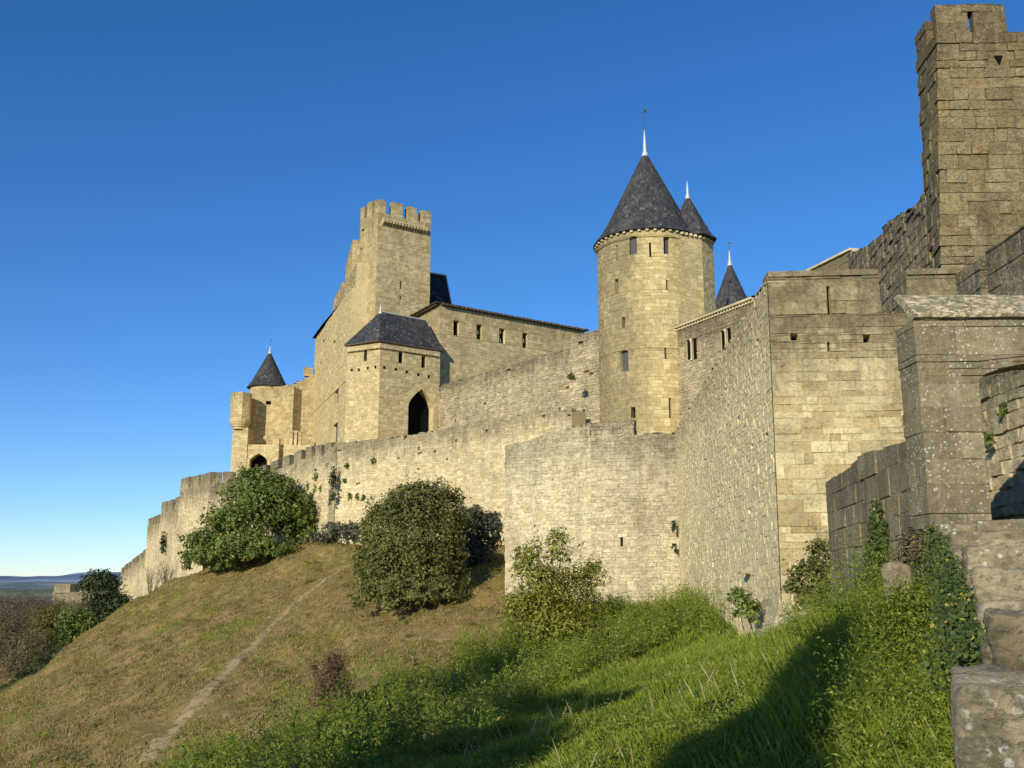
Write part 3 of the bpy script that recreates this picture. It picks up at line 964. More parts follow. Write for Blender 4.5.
# ===== inner curtain wall F between small tower and round tower =====
Fa, Fb, Fc = xy(436.5, 386, 89.8), xy(570, 346, 77.3), xy(600, 328, 75.3)
zF = zz(569, 347.5, 77.3)
tfw = thing('curtain_wall', 'upper grey rubble wall climbing from the arched tower to the round tower', 'wall', (0, 82, 8))
prism('wall', strip_foot(Fa, Fb, 1.2), 9, [zz(436, 386, 89.8), zF, zF, zz(436, 386, 89.8)], M['rubble_grey'], tfw, course=(0.13, 0.3), sides=[0], bl=(0.16, 0.55), out=(0, 0.045), joint=0.016, jit=0.02, ragged=0.15, warp=0.06, holes=0.008)
zFc = zz(598, 329, 75.3)
prism('wall', strip_foot(Fb, Fc, 1.2), 9, [zz(571, 336, 77.3), zFc, zFc, zz(571, 336, 77.3)], M['rubble_grey'], tfw, course=(0.18, 0.28), sides=[0, 3], bl=(0.22, 0.5), out=(0, 0.06), joint=0.02, jit=0.015, ragged=0.1, warp=0.03, holes=0.01)

# ===== round tower G =====
gx, gy, gr = 10.62, 75.0, 3.95
tg = thing('round_tower', 'tall round yellow stone tower under a big slate cone with a smaller cone attached', 'tower', (gx, gy, 5))
ez = 26.25
def gpos(u, v, d):
    a = -PI + u / gr                      # starts at west, runs through south to east
    r = gr + d
    return (gx + r * math.cos(a), gy + r * math.sin(a), v)
def g_open(px0, py0, px1, py1, minw=0.0, spring=None):
    pm = (px0 + px1) / 2
    def hit(px, py):
        a, b = ray(px, py)
        # (a Y - gx)^2 + (Y-gy)^2 = gr^2
        A = a * a + 1; Bq = -2 * (a * gx + gy); Cq = gx * gx + gy * gy - gr * gr
        disc = max(0, Bq * Bq - 4 * A * Cq)
        Y = (-Bq - math.sqrt(disc)) / (2 * A)
        ang = math.atan2(Y - gy, a * Y - gx)
        return (ang + PI) * gr, b * Y
    u0, _ = hit(px0, (py0 + py1) / 2); u1, _ = hit(px1, (py0 + py1) / 2)
    _, zt = hit(pm, py0); _, zb = hit(pm, py1)
    if u1 - u0 < minw:
        c = (u0 + u1) / 2; u0, u1 = c - minw / 2, c + minw / 2
    zs = hit(pm, spring)[1] if spring else None
    return Opening(u0, u1, zb, zt, zs, 'round')
gops = [(g_open(629.5, 236, 637, 254, spring=238), 'window'), (g_open(663.5, 236.5, 670, 254, spring=238), 'window'),
        (g_open(649.2, 242.5, 651.2, 257, .13), 'arrow_slit'), (g_open(616, 245, 618, 261, .13), 'arrow_slit'), (g_open(614.5, 279, 618.5, 294, .2), 'arrow_slit'), (g_open(666, 280, 668, 290, .13), 'arrow_slit'),
        (g_open(622, 317, 625, 328, .2), 'arrow_slit'), (g_open(620.5, 350, 628.5, 371.5, spring=353), 'window'), (g_open(664.5, 348, 666.5, 359, .13), 'arrow_slit'),
        (g_open(631, 407, 635.5, 418, .3), 'arrow_slit'), (g_open(669, 398, 671.5, 418, .2), 'arrow_slit')]
sn = []
for o, _ in gops: sn += o.snaps()
mb = MB()
skin(mb, gpos, PI * gr, make_rows(4, ez, 0.24, 0.33, sn), lambda u: ez, bl=(0.3, 0.6), out=(0, 0.03), joint=0.01, jit=0.006, openings=[o for o, _ in gops], corner=(False, False), tb=6.0)
# rear half and inner liner
m = 24
for i in range(m):
    a0, a1 = PI * i / m, PI * (i + 1) / m
    mb.add([(gx + gr * math.cos(a0), gy + gr * math.sin(a0), 4), (gx + gr * math.cos(a1), gy + gr * math.sin(a1), 4), (gx + gr * math.cos(a1), gy + gr * math.sin(a1), ez), (gx + gr * math.cos(a0), gy + gr * math.sin(a0), ez)], [(0.5, 1, 0.6, 0.5)] * 4, [(0, 1, 2, 3)])
mb.build('wall', M['tower'], tg)
M['shutter'] = plain('grey weathered shutter', (0.10, 0.09, 0.085), 0.7, 0.3, 8)
for o, nm in gops:
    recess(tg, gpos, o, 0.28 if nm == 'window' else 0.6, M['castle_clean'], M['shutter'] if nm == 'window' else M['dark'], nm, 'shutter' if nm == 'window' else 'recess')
# eave corbels and small stair turret
for i in range(44):
    mb = MB()
    a = 2 * PI * i / 44
    c, s = math.cos(a), math.sin(a)
    for (r0, r1, z0, z1) in [(gr - 0.05, gr + 0.2, ez - 0.22, ez - 0.04)]:
        w = 0.10
        p = []
        for (r, z) in [(r0, z0), (r1, z0 + 0.06), (r1, z1), (r0, z1)]:
            for q in (-w, w):
                p.append((gx + r * c - q * s, gy + r * s + q * c, z))
        mb.add(p, [(random.random(), 1, 1, 0.5)] * 8, [(0, 2, 3, 1), (2, 4, 5, 3), (0, 6, 4, 2), (1, 3, 5, 7), (4, 6, 7, 5)])
    mb.build('corbel', M['cornice'], tg)
er = 4.2
cone_roof(tg, gx, gy, er, ez, zz(648, 153, 75) + 0.1, M['slate'], flare=0.07)
finial(tg, gx, gy, zz(648, 153, 75) - 0.05, zz(648, 130, 75) - zz(648, 153, 75), M['lead'], rodh=zz(648, 107, 75) - zz(648, 130, 75), s=1.1)
# stair turret: half octagon on the right
tx, ty = 13.3, 73.9
tr = 2.36
oct_ = [(12.47, 71.51), (14.38, 72.53), (15.52, 73.85), (15.4, 77.2), (12.4, 77.6)]
prism('turret_wall', oct_, 4, ez - 0.02, M['tower'], tg, course=(0.24, 0.33), sides=[0, 1], bl=(0.3, 0.6), out=(0, 0.02), joint=0.01, jit=0.005, tb=6.0)
for k in range(2):
    a, b = oct_[k], oct_[k + 1]
    n = 5
    for q in range(n):
        p = lerp2(a, b, (q + 0.5) / n)
        d = Vector((b[1] - a[1], a[0] - b[0])).normalized()
        mb = MB()
        box_mb(mb, p[0] + d.x * 0.08 - 0.1, p[0] + d.x * 0.08 + 0.1, p[1] + d.y * 0.08 - 0.1, p[1] + d.y * 0.08 + 0.1, ez - 0.24, ez - 0.05)
        mb.build('corbel', M['cornice'], tg)
tzt = zz(687, 193, 73.6)
tx, ty = 13.72, 74.0
r_ = cone_roof(tg, tx, ty, 2.12, ez + 0.004, tzt, M['slate'], a0=PI / 8, n_ang=8, flare=0.1, name='turret_roof')
finial(tg, tx, ty, tzt - 0.1, zz(687, 178, 73.6) - tzt, M['lead'], s=0.8)

# ===== wing H to the right of the round tower =====
Ha, Hb = xy(669.5, 331, 72.2), xy(756, 300, 63.5)
hz = zz(669.5, 330, 72.2)
th = thing('castle_wing', 'grey stone wing with pale eave cornice and twin windows right of the round tower', 'building', (13.5, 70, 5))
ho = [opn(Ha, Hb, 686.5, 340, 691.2, 360), opn(Ha, Hb, 692.4, 338.5, 697, 359.5), opn(Ha, Hb, 720.8, 330.5, 725.6, 351), opn(Ha, Hb, 726.8, 328, 731.4, 349)]
prism('wall', [Ha, Hb, (Hb[0] + 8, Hb[1] + 6), (Ha[0] + 8, Ha[1] + 6)], 4, hz - 0.3, M['rubble_grey'], th, course=(0.18, 0.28), sides=[0], openings={0: ho}, bl=(0.22, 0.5), out=(0, 0.05), joint=0.02, jit=0.012, tb=6.0)
for o in ho:
    put(th, Ha, Hb, o, 0.1, M['castle_clean'], 'window', 'pane')
posH, LH = plane_pos(Ha, Hb)
for o0, o1 in ((ho[0], ho[1]), (ho[2], ho[3])):
    mb = MB()
    c = (o0.u1 + o1.u0) / 2
    zt_ = max(o0.z1, o1.z1); zb_ = min(o0.z0, o1.z0)
    p = posH(c, 0, 0.05)
    lathe(mb, p[0], p[1], [(0.09, zb_), (0.09, zb_ + 0.1), (0.05, zb_ + 0.14), (0.05, zt_ - 0.3), (0.12, zt_ - 0.1), (0.12, zt_)], 10)
    mb.build('colonnette', M['cornice'], th)
mb = MB()
nn = int(LH / 0.32)
for i in range(nn):
    u0 = LH * i / nn
    for (ua, ub, z0, z1, d) in [(u0 + 0.02, u0 + 0.18, hz - 0.32, hz - 0.14, 0.16)]:
        p = [posH(ua, z0, 0), posH(ub, z0, 0), posH(ub, z0, d), posH(ua, z0, d), posH(ua, z1, 0), posH(ub, z1, 0), posH(ub, z1, d), posH(ua, z1, d)]
        mb.add(p, [(random.random(), 1, 1, 0.5)] * 8, [(0, 3, 2, 1), (3, 7, 6, 2), (2, 6, 5, 1), (0, 4, 7, 3), (4, 5, 6, 7)])
for i in range(int(LH / 0.8)):
    u0, u1 = i * 0.8, min(LH, i * 0.8 + 0.79)
    p = [posH(u0, hz - 0.14, -0.3), posH(u1, hz - 0.14, -0.3), posH(u1, hz - 0.14, 0.28), posH(u0, hz - 0.14, 0.28), posH(u0, hz, -0.3), posH(u1, hz, -0.3), posH(u1, hz, 0.32), posH(u0, hz, 0.32)]
    mb.add(p, [(random.random(), 1, 1, 0.5)] * 8, [(0, 3, 2, 1), (3, 7, 6, 2), (2, 6, 5, 1), (0, 4, 7, 3), (4, 5, 6, 7)])
mb.build('cornice', M['cornice'], th)
mb = MB()
q = [posH(0, hz + 0.01, 0.34), posH(LH, hz + 0.01, 0.34)]
q2 = [posH(LH, hz + 1.3, -5), posH(0, hz + 1.3, -5)]
quad_roof(mb, q[0], q[1], q2[0], q2[1], course=0.4, bl=(0.2, 0.3))
mb.build('roof', M['tile'], th)

# ===== far cone I behind =====
ti = thing('round_tower', 'distant round tower, only its slate cone showing above the pale eave of the wing', 'tower', (21.4, 95, 5))
iz = zz(732, 316, 95)
mb = MB()
ix, iy = at(731, 290, 95)[:2]
def ipos(u, v, d):
    a = -PI + u / 1.9
    return (ix + (1.9 + d) * math.cos(a), iy + (1.9 + d) * math.sin(a), v)
skin(mb, ipos, 2 * PI * 1.9, make_rows(6, iz, 0.3, 0.4), lambda u: iz, corner=(False, False))
mb.build('wall', M['castle'], ti)
cone_roof(ti, ix, iy, 2.25, iz, zz(729.5, 262, 95), M['slate'], flare=0.05)
finial(ti, ix, iy, zz(729.5, 262, 95) - 0.05, zz(729.5, 250, 95) - zz(729.5, 262, 95), M['lead'], rodh=0.9, s=0.9)

# ===== small roofed tower D with pointed arch =====
Dc, Dl, Dr = xy(380.5, 341, 86), xy(347.5, 346, 87.7), xy(440.2, 353, 89.6)
dz_ = zz(380.5, 342, 86)
td = thing('gate_tower', 'small slate roofed tower with a tall dark pointed arch in its right face', 'tower', (-9.5, 89, 9))
dn = (Dl[0] + Dr[0] - Dc[0] + 0.0, Dl[1] + Dr[1] - Dc[1])
dfoot = [Dl, Dc, Dr, dn]
dol = [opn(Dl, Dc, 364, 349.5, 367, 361, spring=351, kind='round')]
dor = [opn(Dc, Dr, 398.5, 351, 403.5, 363, spring=352, kind='round'), opn(Dc, Dr, 421.5, 355.5, 426, 368, spring=356.5, kind='round'), opn(Dc, Dr, 408, 389, 433.5, 436, spring=408)]
prism('wall', dfoot, 10, dz_, M['castle_clean'], td, course=(0.2, 0.27), sides=[0, 1], openings={0: dol, 1: dor}, bl=(0.3, 0.55), out=(0, 0.03), joint=0.014, jit=0.006, tb=8.0, holes=0.002)
for o in dol: put(td, Dl, Dc, o, 0.5, M['castle_clean'], 'window', 'pane')
for o in dor[:2]: put(td, Dc, Dr, o, 0.5, M['castle_clean'], 'window', 'pane')
put(td, Dc, Dr, dor[2], 0.8, M['castle_clean'], 'archway', 'recess', ring=0.42, proud=0.035)
# putlog sockets below the windows: proud dark blocks in place of shaded holes
for (P0, P1, lst) in ((Dc, Dr, [(384, 367.5), (395.5, 369.5), (406.5, 372), (418, 374.5), (428.5, 376.5)]), (Dl, Dc, [(352, 370), (359, 370), (368, 368), (375.5, 367)])):
    pos, L = plane_pos(P0, P1)
    for (x, y) in lst:
        u, z = uv(P0, P1, x, y)
        mb = MB()
        p = [pos(u - .1, z - .12, 0.04), pos(u + .1, z - .12, 0.04), pos(u + .1, z + .12, 0.04), pos(u - .1, z + .12, 0.04), pos(u - .1, z - .12, -.06), pos(u + .1, z - .12, -.06), pos(u + .1, z + .12, -.06), pos(u - .1, z + .12, -.06)]
        mb.add(p, [(.5, 1, 1, .5)] * 8, [(0, 1, 2, 3), (0, 4, 5, 1), (2, 6, 7, 3), (1, 5, 6, 2), (0, 3, 7, 4)])
        mb.build('putlog_shade', M['dark'], td)
def out2(p, c, k):
    v = Vector((p[0] - c[0], p[1] - c[1])); l = v.length
    return (p[0] + v.x / l * k, p[1] + v.y / l * k)
cen = ((Dl[0] + Dr[0]) / 2, (Dl[1] + Dr[1]) / 2)
eav = [out2(p, cen, 0.32) for p in dfoot]
# eave slab
mb = MB()
for i in range(4):
    a, b = eav[i], eav[(i + 1) % 4]
    c, d = dfoot[(i + 1) % 4], dfoot[i]
    mb.add([(a[0], a[1], dz_ + 0.03), (b[0], b[1], dz_ + 0.03), (b[0], b[1], dz_ + 0.12), (a[0], a[1], dz_ + 0.12), (d[0], d[1], dz_ - 0.05), (c[0], c[1], dz_ - 0.05)], [(0.4, 1, 1, 0.5)] * 6, [(0, 1, 2, 3), (4, 5, 1, 0)])
mb.build('eave', M['tile'], td)
r1 = at(380.5, 311.5, 88.2); r2 = at(425, 320, 91.2)
mb = MB()
E3 = [(p[0], p[1], dz_ + 0.121) for p in eav]
quad_roof(mb, E3[0], E3[1], r1, r1, 0.2, (0.2, 0.3))
quad_roof(mb, E3[1], E3[2], r2, r1, 0.2, (0.2, 0.3))
quad_roof(mb, E3[2], E3[3], r2, r2, 0.2, (0.2, 0.3))
quad_roof(mb, E3[3], E3[0], r1, r2, 0.2, (0.2, 0.3))
mb.build('roof', M['slate'], td)
mb = MB()
rod(mb, r1, r2, 0.07, 0.07, 6)
mb.build('ridge', M['lead'], td)
finial(td, r1[0], r1[1], r1[2] - 0.05, 0.75, M['lead'], s=0.7)

# ===== keep =====
Kc, Kl, Kr = xy(378.5, 198, 100), xy(361, 206.4, 102.4), xy(431, 210, 103.6)
kz = zz(378.5, 206, 100)          # merlon base level
kt = zz(378.5, 198, 100)
tk = thing('keep_tower', 'tallest square battlemented keep on the left skyline', 'tower', (-13, 103, 8))
kn = (Kl[0] + Kr[0] - Kc[0], Kl[1] + Kr[1] - Kc[1])
kf = [Kl, Kc, Kr, kn]
kor = [opn(Kc, Kr, 400, 281, 401.6, 289), opn(Kc, Kr, 400, 296, 401.2, 300)]
kol = [opn(Kl, Kc, 364.5, 275, 366, 293)]
zml = kt - 1.55
prism('wall', kf, 8, zml, M['castle'], tk, course=(0.24, 0.34), openings={0: kol, 1: kor}, bl=(0.3, 0.6), out=(0, 0.03), joint=0.012, jit=0.006, tb=8.0, holes=0.002)
for o in kor: put(tk, Kc, Kr, o, 0.5, M['castle'], 'arrow_slit', 'recess')
for o in kol: put(tk, Kl, Kc, o, 0.5, M['castle'], 'arrow_slit', 'recess')
merlons(tk, Kc, Kr, zml, 1.5, M['castle'], spans=[(0.0, 0.14), (0.26, 0.45), (0.55, 0.72), (0.82, 1.0)], t=0.6, bl=(0.3, 0.6), ragged=0.04)
merlons(tk, Kl, Kc, zml, 1.5, M['castle'], spans=[(0.0, 0.22), (0.38, 0.66), (0.8, 0.86)], t=0.6, bl=(0.3, 0.6), ragged=0.04)
merlons(tk, Kr, kn, zml, 1.5, M['castle'], spans=[(0.15, 0.35), (0.5, 0.7), (0.85, 1.0)], t=0.6, bl=(0.3, 0.6), ragged=0.04)
merlons(tk, kn, Kl, zml, 1.5, M['castle'], spans=[(0.0, 0.14), (0.3, 0.45), (0.6, 0.75)], t=0.6, bl=(0.3, 0.6), ragged=0.04)
posK, LK = plane_pos(Kc, Kr)
u0, z0 = uv(Kc, Kr, 383, 221); u1, z1 = uv(Kc, Kr, 425, 231)
zc = (z0 + z1) / 2
for i in range(15):
    u = u0 + (u1 - u0) * i / 14
    mb = MB()
    p = [posK(u - .11, zc - .5, 0), posK(u + .11, zc - .5, 0), posK(u + .11, zc - .15, .42), posK(u - .11, zc - .15, .42), posK(u - .11, zc + .3, 0), posK(u + .11, zc + .3, 0), posK(u + .11, zc + .25, .42), posK(u - .11, zc + .25, .42)]
    mb.add(p, [(random.random(), 1, 1, .5)] * 8, [(0, 1, 2, 3), (3, 2, 6, 7), (0, 3, 7, 4), (1, 5, 6, 2), (4, 7, 6, 5)])
    mb.build('corbel', M['castle_clean'], tk)

# ===== palace west range R: wall running back from the keep and the roofed block beyond =====
Ra, Rb = xy(333, 308, 126), xy(357, 262, 100.8)
tr_ = thing('castle_range', 'high castle wall stepping down left of the keep, with a slate roof end', 'building', (-21, 116, 6))
zr = zz(345, 247, 104.5)
ro = [opn(Ra, Rb, 345, 386, 348, 400, spring=388, kind='round')]
rz = zr - 1.7
rza, rzb = zz(333, 309, 126), zz(356, 263, 101)
prism('wall', strip_foot(Ra, Rb, 1.6), 5, [rza, rzb, rzb, rza], M['castle'], tr_, course=(0.24, 0.34), sides=[0, 3], bl=(0.3, 0.6), out=(0, 0.05), joint=0.014, jit=0.01, tb=8.0, holes=0.006)
merlons(tr_, Ra, Rb, rza, 1.2, M['castle'], spans=[(0.02, 0.10), (0.17, 0.26), (0.33, 0.42)], t=0.7, zb1=rzb)
zf_ = zz(349, 246, 107.5)
prism('merlon', strip_foot(lerp2(Ra, Rb, .56), lerp2(Ra, Rb, .82), .8), min(rza, rzb) - .5, [zf_ - .5, zf_, zf_, zf_ - .5], M['castle'], tr_, sides=[0, 1, 3], ragged=.15)
R3 = [xy(314, 345, 128.5), xy(335, 340, 125.8)]
# lower front body standing proud of the wall, seen between small tower and far roof
Rf0, Rf1 = xy(315.5, 337, 122), (Rb[0] - .4, Rb[1] - .2)
zrl = zz(315, 338, 122)
ro = [opn(Rf0, Rf1, 334.5, 390, 338.5, 404, spring=391, kind='round'), opn(Rf0, Rf1, 333, 424, 337.5, 443), opn(Rf0, Rf1, 333, 341, 335.5, 351), opn(Rf0, Rf1, 320.5, 362, 322, 366), opn(Rf0, Rf1, 322.5, 340, 324.5, 349)]
f = strip_foot(Rf0, Rf1, 4)
prism('wall', f, 5, [zrl, zrl, zrl, zrl], M['castle_clean'], tr_, course=(0.24, 0.34), sides=[0, 3], openings={0: ro}, bl=(0.3, 0.6), out=(0, 0.03), joint=0.012, jit=0.008, tb=9.0, holes=0.003)
for o in ro: put(tr_, Rf0, Rf1, o, 0.35, M['castle_clean'], 'window', 'pane', matback=M['shutter'])
mb = MB()
A_, B_ = Rf0, lerp2(Rf0, Rf1, 0.33)
pr, LR = plane_pos(A_, B_)
q0, q1 = pr(-0.3, zrl, 0.35), pr(LR, zrl, 0.35)
q2, q3 = pr(LR, zz(334, 312, 127), -3.2), pr(1.5, zz(334, 312, 127), -3.2)
quad_roof(mb, q0, q1, q2, q3, 0.25, (0.25, 0.35))
w = pr(1.5, zrl, -7)
quad_roof(mb, pr(-0.3, zrl, -6), q0, q3, q3, 0.25, (0.25, 0.35))
mb.build('roof', M['slate'], tr_)

# ===== main castle block E with long eave =====
Ec, El, Er = xy(440, 305, 90.4), xy(412, 318, 95.8), xy(584, 333, 100.2)
ez2 = zz(439.3, 303.5, 90.4)
te = thing('castle_hall', 'sunlit castle block with long dark eave and four black window openings', 'building', (0, 99, 8))
en = (El[0] + Er[0] - Ec[0], El[1] + Er[1] - Ec[1])
ef = [El, Ec, Er, en]
eo = [opn(Ec, Er, 453.5, 320.5, 459, 335.5), opn(Ec, Er, 476.3, 324.5, 482, 339.5), opn(Ec, Er, 499, 328.5, 505, 343.5), opn(Ec, Er, 522.3, 333, 527.5, 348), opn(Ec, Er, 563.5, 334.5, 565, 338)]
prism('wall', ef, 9, ez2, M['castle'], te, course=(0.26, 0.36), sides=[0, 1, 2], openings={1: eo}, bl=(0.35, 0.75), out=(0, 0.025), joint=0.012, jit=0.006, tb=8.0)
for o in eo[:4]: put(te, Ec, Er, o, 0.5, M['castle_clean'], 'window', 'pane')
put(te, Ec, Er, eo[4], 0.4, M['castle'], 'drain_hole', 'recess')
# broken shutter leaves inside three openings
posE, LE = plane_pos(Ec, Er)
for k, o in enumerate(eo[1:4]):
    mb = MB()
    cu = o.u0 + (o.u1 - o.u0) * 0.28
    for q in range(3):
        za = o.z0 + (o.z1 - o.z0) * (0.08 + 0.3 * q)
        w = 0.18 + 0.12 * ((q + k) % 2)
        p = [posE(o.u0, za, -.1), posE(o.u0 + w, za, -.1), posE(o.u0 + w * 0.8, za + .38, -.1), posE(o.u0, za + .4, -.1)]
        p2 = [(a[0], a[1] + 0.12, a[2]) for a in p]
        mb.add(p + p2, [(random.random(), 1, 1, .5)] * 8, [(0, 1, 2, 3), (1, 5, 6, 2), (3, 2, 6, 7), (0, 4, 5, 1)])
    mb.build('jamb_stone', M['castle_clean'], te)
# eave: rafters + tile slab
mb = MB()
for (P0, P1) in ((Ec, Er), (El, Ec)):
    pos, L = plane_pos(P0, P1)
    n = int(L / 0.42)
    for i in range(n):
        u0 = L * (i + 0.2) / n; u1 = u0 + 0.2
        p = [pos(u0, ez2 - .22, -.1), pos(u1, ez2 - .22, -.1), pos(u1, ez2 - .14, .42), pos(u0, ez2 - .14, .42), pos(u0, ez2, -.1), pos(u1, ez2, -.1), pos(u1, ez2, .42), pos(u0, ez2, .42)]
        mb.add(p, [(.5, 1, 1, .5)] * 8, [(0, 3, 2, 1), (3, 7, 6, 2), (2, 6, 5, 1), (0, 4, 7, 3)])
mb.build('rafters', M['tile'], te)
mb = MB()
cE = ((El[0] + Er[0]) / 2, (El[1] + Er[1]) / 2)
ev = [out2(p, cE, 0.62) for p in ef]
ap = [lerp2(lerp2(ev[0], ev[1], .5), lerp2(ev[3], ev[2], .5), .3), lerp2(lerp2(ev[0], ev[1], .5), lerp2(ev[3], ev[2], .5), .8)]
V3 = [(p[0], p[1], ez2 + .02) for p in ev]
rz_ = ez2 + 0.7
P_, Q_ = (ap[0][0], ap[0][1], rz_), (ap[1][0], ap[1][1], rz_)
quad_roof(mb, V3[0], V3[1], P_, P_, .4, (.22, .3), (0.03, .08))
quad_roof(mb, V3[1], V3[2], Q_, P_, .4, (.22, .3), (0.03, .08))
quad_roof(mb, V3[2], V3[3], Q_, Q_, .4, (.22, .3), (0.03, .08))
quad_roof(mb, V3[3], V3[0], P_, Q_, .4, (.22, .3), (0.03, .08))
mb.add([(p[0], p[1], ez2 + .012) for p in ev], [(.3, 1, 1, .5)] * 4, [(3, 2, 1, 0)])
mb.build('roof', M['tile'], te)

# ===== dark slate roof S right of the keep =====
ts = thing('slate_roofed_block', 'steep dark slate roof rising behind the long eave right of the keep', 'building', (-6.5, 109, 10))
sa, sb = xy(424, 306, 106), xy(453.5, 306, 107.5)
sz = zz(440, 310, 106); szt = zz(432, 273.5, 108); 
fs = strip_foot(sa, sb, 7)
prism('wall', fs, 10, sz, M['castle'], ts, sides=[0, 1], course=(.26, .36))
t0, t1 = at(422, 271.5, 108.5), at(446, 275.5, 109.5)
mb = MB()
fs3 = [(p[0], p[1], sz) for p in fs]
q0 = (t0[0], t0[1] + 3, t0[2]); q1 = (t1[0], t1[1] + 3, t1[2])
quad_roof(mb, fs3[0], fs3[1], t1, t0, .25, (.25, .35))
quad_roof(mb, fs3[1], fs3[2], q1, t1, .25, (.25, .35))
quad_roof(mb, fs3[2], fs3[3], q0, q1, .25, (.25, .35))
quad_roof(mb, fs3[3], fs3[0], t0, q0, .25, (.25, .35))
mb.add([t0, t1, q1, q0], [(.5, 1, 1, .5)] * 4, [(0, 1, 2, 3)])
mb.build('roof', M['slate_dark'], ts)
mb = MB(); rod(mb, t0, t1, .1, .1, 6); rod(mb, fs3[1], t1, .07, .07, 6)
mb.build('ridge', M['lead'], ts)

# ===== gate tower Q at far left =====
tq = thing('gate_tower', 'weathered gate tower at the far left end with corbelled octagonal turret and slate cone', 'tower', (-26, 121, 4))
Qa, Qb = xy(250, 400, 118.16), xy(294, 390, 119.43)
qz = zz(290, 385.5, 120.27)
qo = [opn(Qa, Qb, 266, 401, 271, 404.5)]
prism('wall', strip_foot(Qa, Qb, 7), 3, [qz - 0.9, qz, qz, qz - 0.9], M['castle'], tq, course=(.24, .34), sides=[0, 3], openings={0: qo}, ragged=.08, bl=(.3, .6), out=(0, .03), joint=.014, jit=.008, tb=6)
put(tq, Qa, Qb, qo[0], .4, M['castle'], 'window', 'pane')
# round head under the cone
qx, qy = at(268, 390, 121.85)[:2]; qr = 2.16
qez = zz(268, 388.5, 121.85)
def qpos(u, v, d):
    a = -PI + u / qr
    return (qx + (qr + d) * math.cos(a), qy + (qr + d) * math.sin(a), v)
mb = MB(); skin(mb, qpos, 2 * PI * qr, make_rows(10, qez, .24, .34), lambda u: qez, corner=(False, False))
mb.build('turret_wall', M['castle_clean'], tq)
mb = MB()
for a in (-PI / 2 - 0.25,):
    p = (qx + (qr + .02) * math.cos(a), qy + (qr + .02) * math.sin(a))
    zc_ = zz(265, 393, 119.74)
    mb.add([(p[0] - .28, p[1] - .03, zc_ - .5), (p[0] + .28, p[1] - .10, zc_ - .5), (p[0] + .28, p[1] - .10, zc_ + .35), (p[0], p[1] - .06, zc_ + .6), (p[0] - .28, p[1] - .03, zc_ + .35)], [(.5, 1, 1, .5)] * 5, [(0, 1, 2, 3, 4)])
mb.build('window', M['dark'], tq)  # flat dark shape stands in for a shaded opening
cone_roof(tq, qx, qy, 2.53, qez, zz(273, 351.5, 121.85), M['slate'], flare=.06)
finial(tq, qx, qy, zz(273, 351.5, 121.85) - .1, zz(273, 345, 121.85) - zz(273, 351.5, 121.85), M['lead'], rodh=.9, s=.8)
# octagonal corbelled turret on its shaft
ox, oy = at(241, 405, 116.58)[:2]; orr = 1.19
zt0, zt1, zt2 = zz(241, 420, 116.58), zz(241, 393.5, 116.58), zz(241, 428, 116.58)
octq = [(ox + orr * math.cos(PI / 8 + k * PI / 4 - PI), oy + orr * math.sin(PI / 8 + k * PI / 4 - PI)) for k in range(8)]
prism('turret', octq, zt0, zt1 , M['castle'], tq, course=(.24, .34), bl=(.3, .55), ragged=.06)
mb = MB()
lathe(mb, ox, oy, [(.82, zt2 - .2), (.86, zt2 + .05), (.98, zt2 + .08), (1.0, zt2 + .3), (1.1, zt2 + .34), (1.14, zt2 + .55), (1.2, zt2 + .6), (1.2, zt0 + .02), (0, zt0 + .02)], 16)
mb.build('corbels', M['castle_clean'], tq)
shw = [xy(232.5, 440, 116.26), xy(247.5, 440, 115.94)]
prism('shaft', [shw[0], shw[1], (shw[1][0] + .3, shw[1][1] + 3.5), (shw[0][0] + .3, shw[0][1] + 3.5)], 3, zt2 - .05, M['castle'], tq, course=(.24, .34), sides=[0, 1, 3])
# gate front with arch, small battlement and buttress
ga, gb = xy(246, 450, 116.05), xy(312, 450, 116.58)
gz = zz(270, 444.5, 116.05)
go = [opn(ga, gb, 249.5, 453.5, 267, 475, spring=461)]
prism('wall', strip_foot(ga, gb, 1.5), 3, gz, M['castle_clean'], tq, course=(.24, .34), sides=[0, 3], openings={0: go}, tb=6)
put(tq, ga, gb, go[0], 1.2, M['castle_clean'], 'archway', 'recess', ring=.4, proud=.08)
a, b = xy(272.5, 450, 115.63), xy(278.5, 450, 115.63)
prism('buttress', [a, b, (b[0], b[1] + .8), (a[0], a[1] + .8)], 3, zz(276, 439, 115.63), M['castle_clean'], tq, course=(.24, .34), sides=[0, 1, 3])
merlons(tq, xy(289, 445, 116.37), xy(302, 445, 116.47), gz - .05, zz(295, 430, 116.47) - gz, M['castle'], n=3, t=.5)
# link wall up to the castle range
la, lb = xy(293.8, 384, 120.2), xy(317, 370, 121.6)
lz = zz(296, 384, 120.2); lz2 = zz(312, 372, 121.3)
tl = thing('link_wall', 'narrow tall wall with a corbelled merlon joining the far gate tower to the castle', 'wall', (-24, 121, 4))
prism('wall', strip_foot(la, lb, 1.2), 4, [lz, lz2, lz2, lz], M['castle_clean'], tl, course=(.24, .34), sides=[0], ragged=.1, tb=6)
merlons(tl, lerp2(la, lb, .5), lerp2(la, lb, .8), lz2 - .3, zz(309, 368.5, 121) - lz2 + .5, M['castle'], spans=[(0, 1)], t=.8)

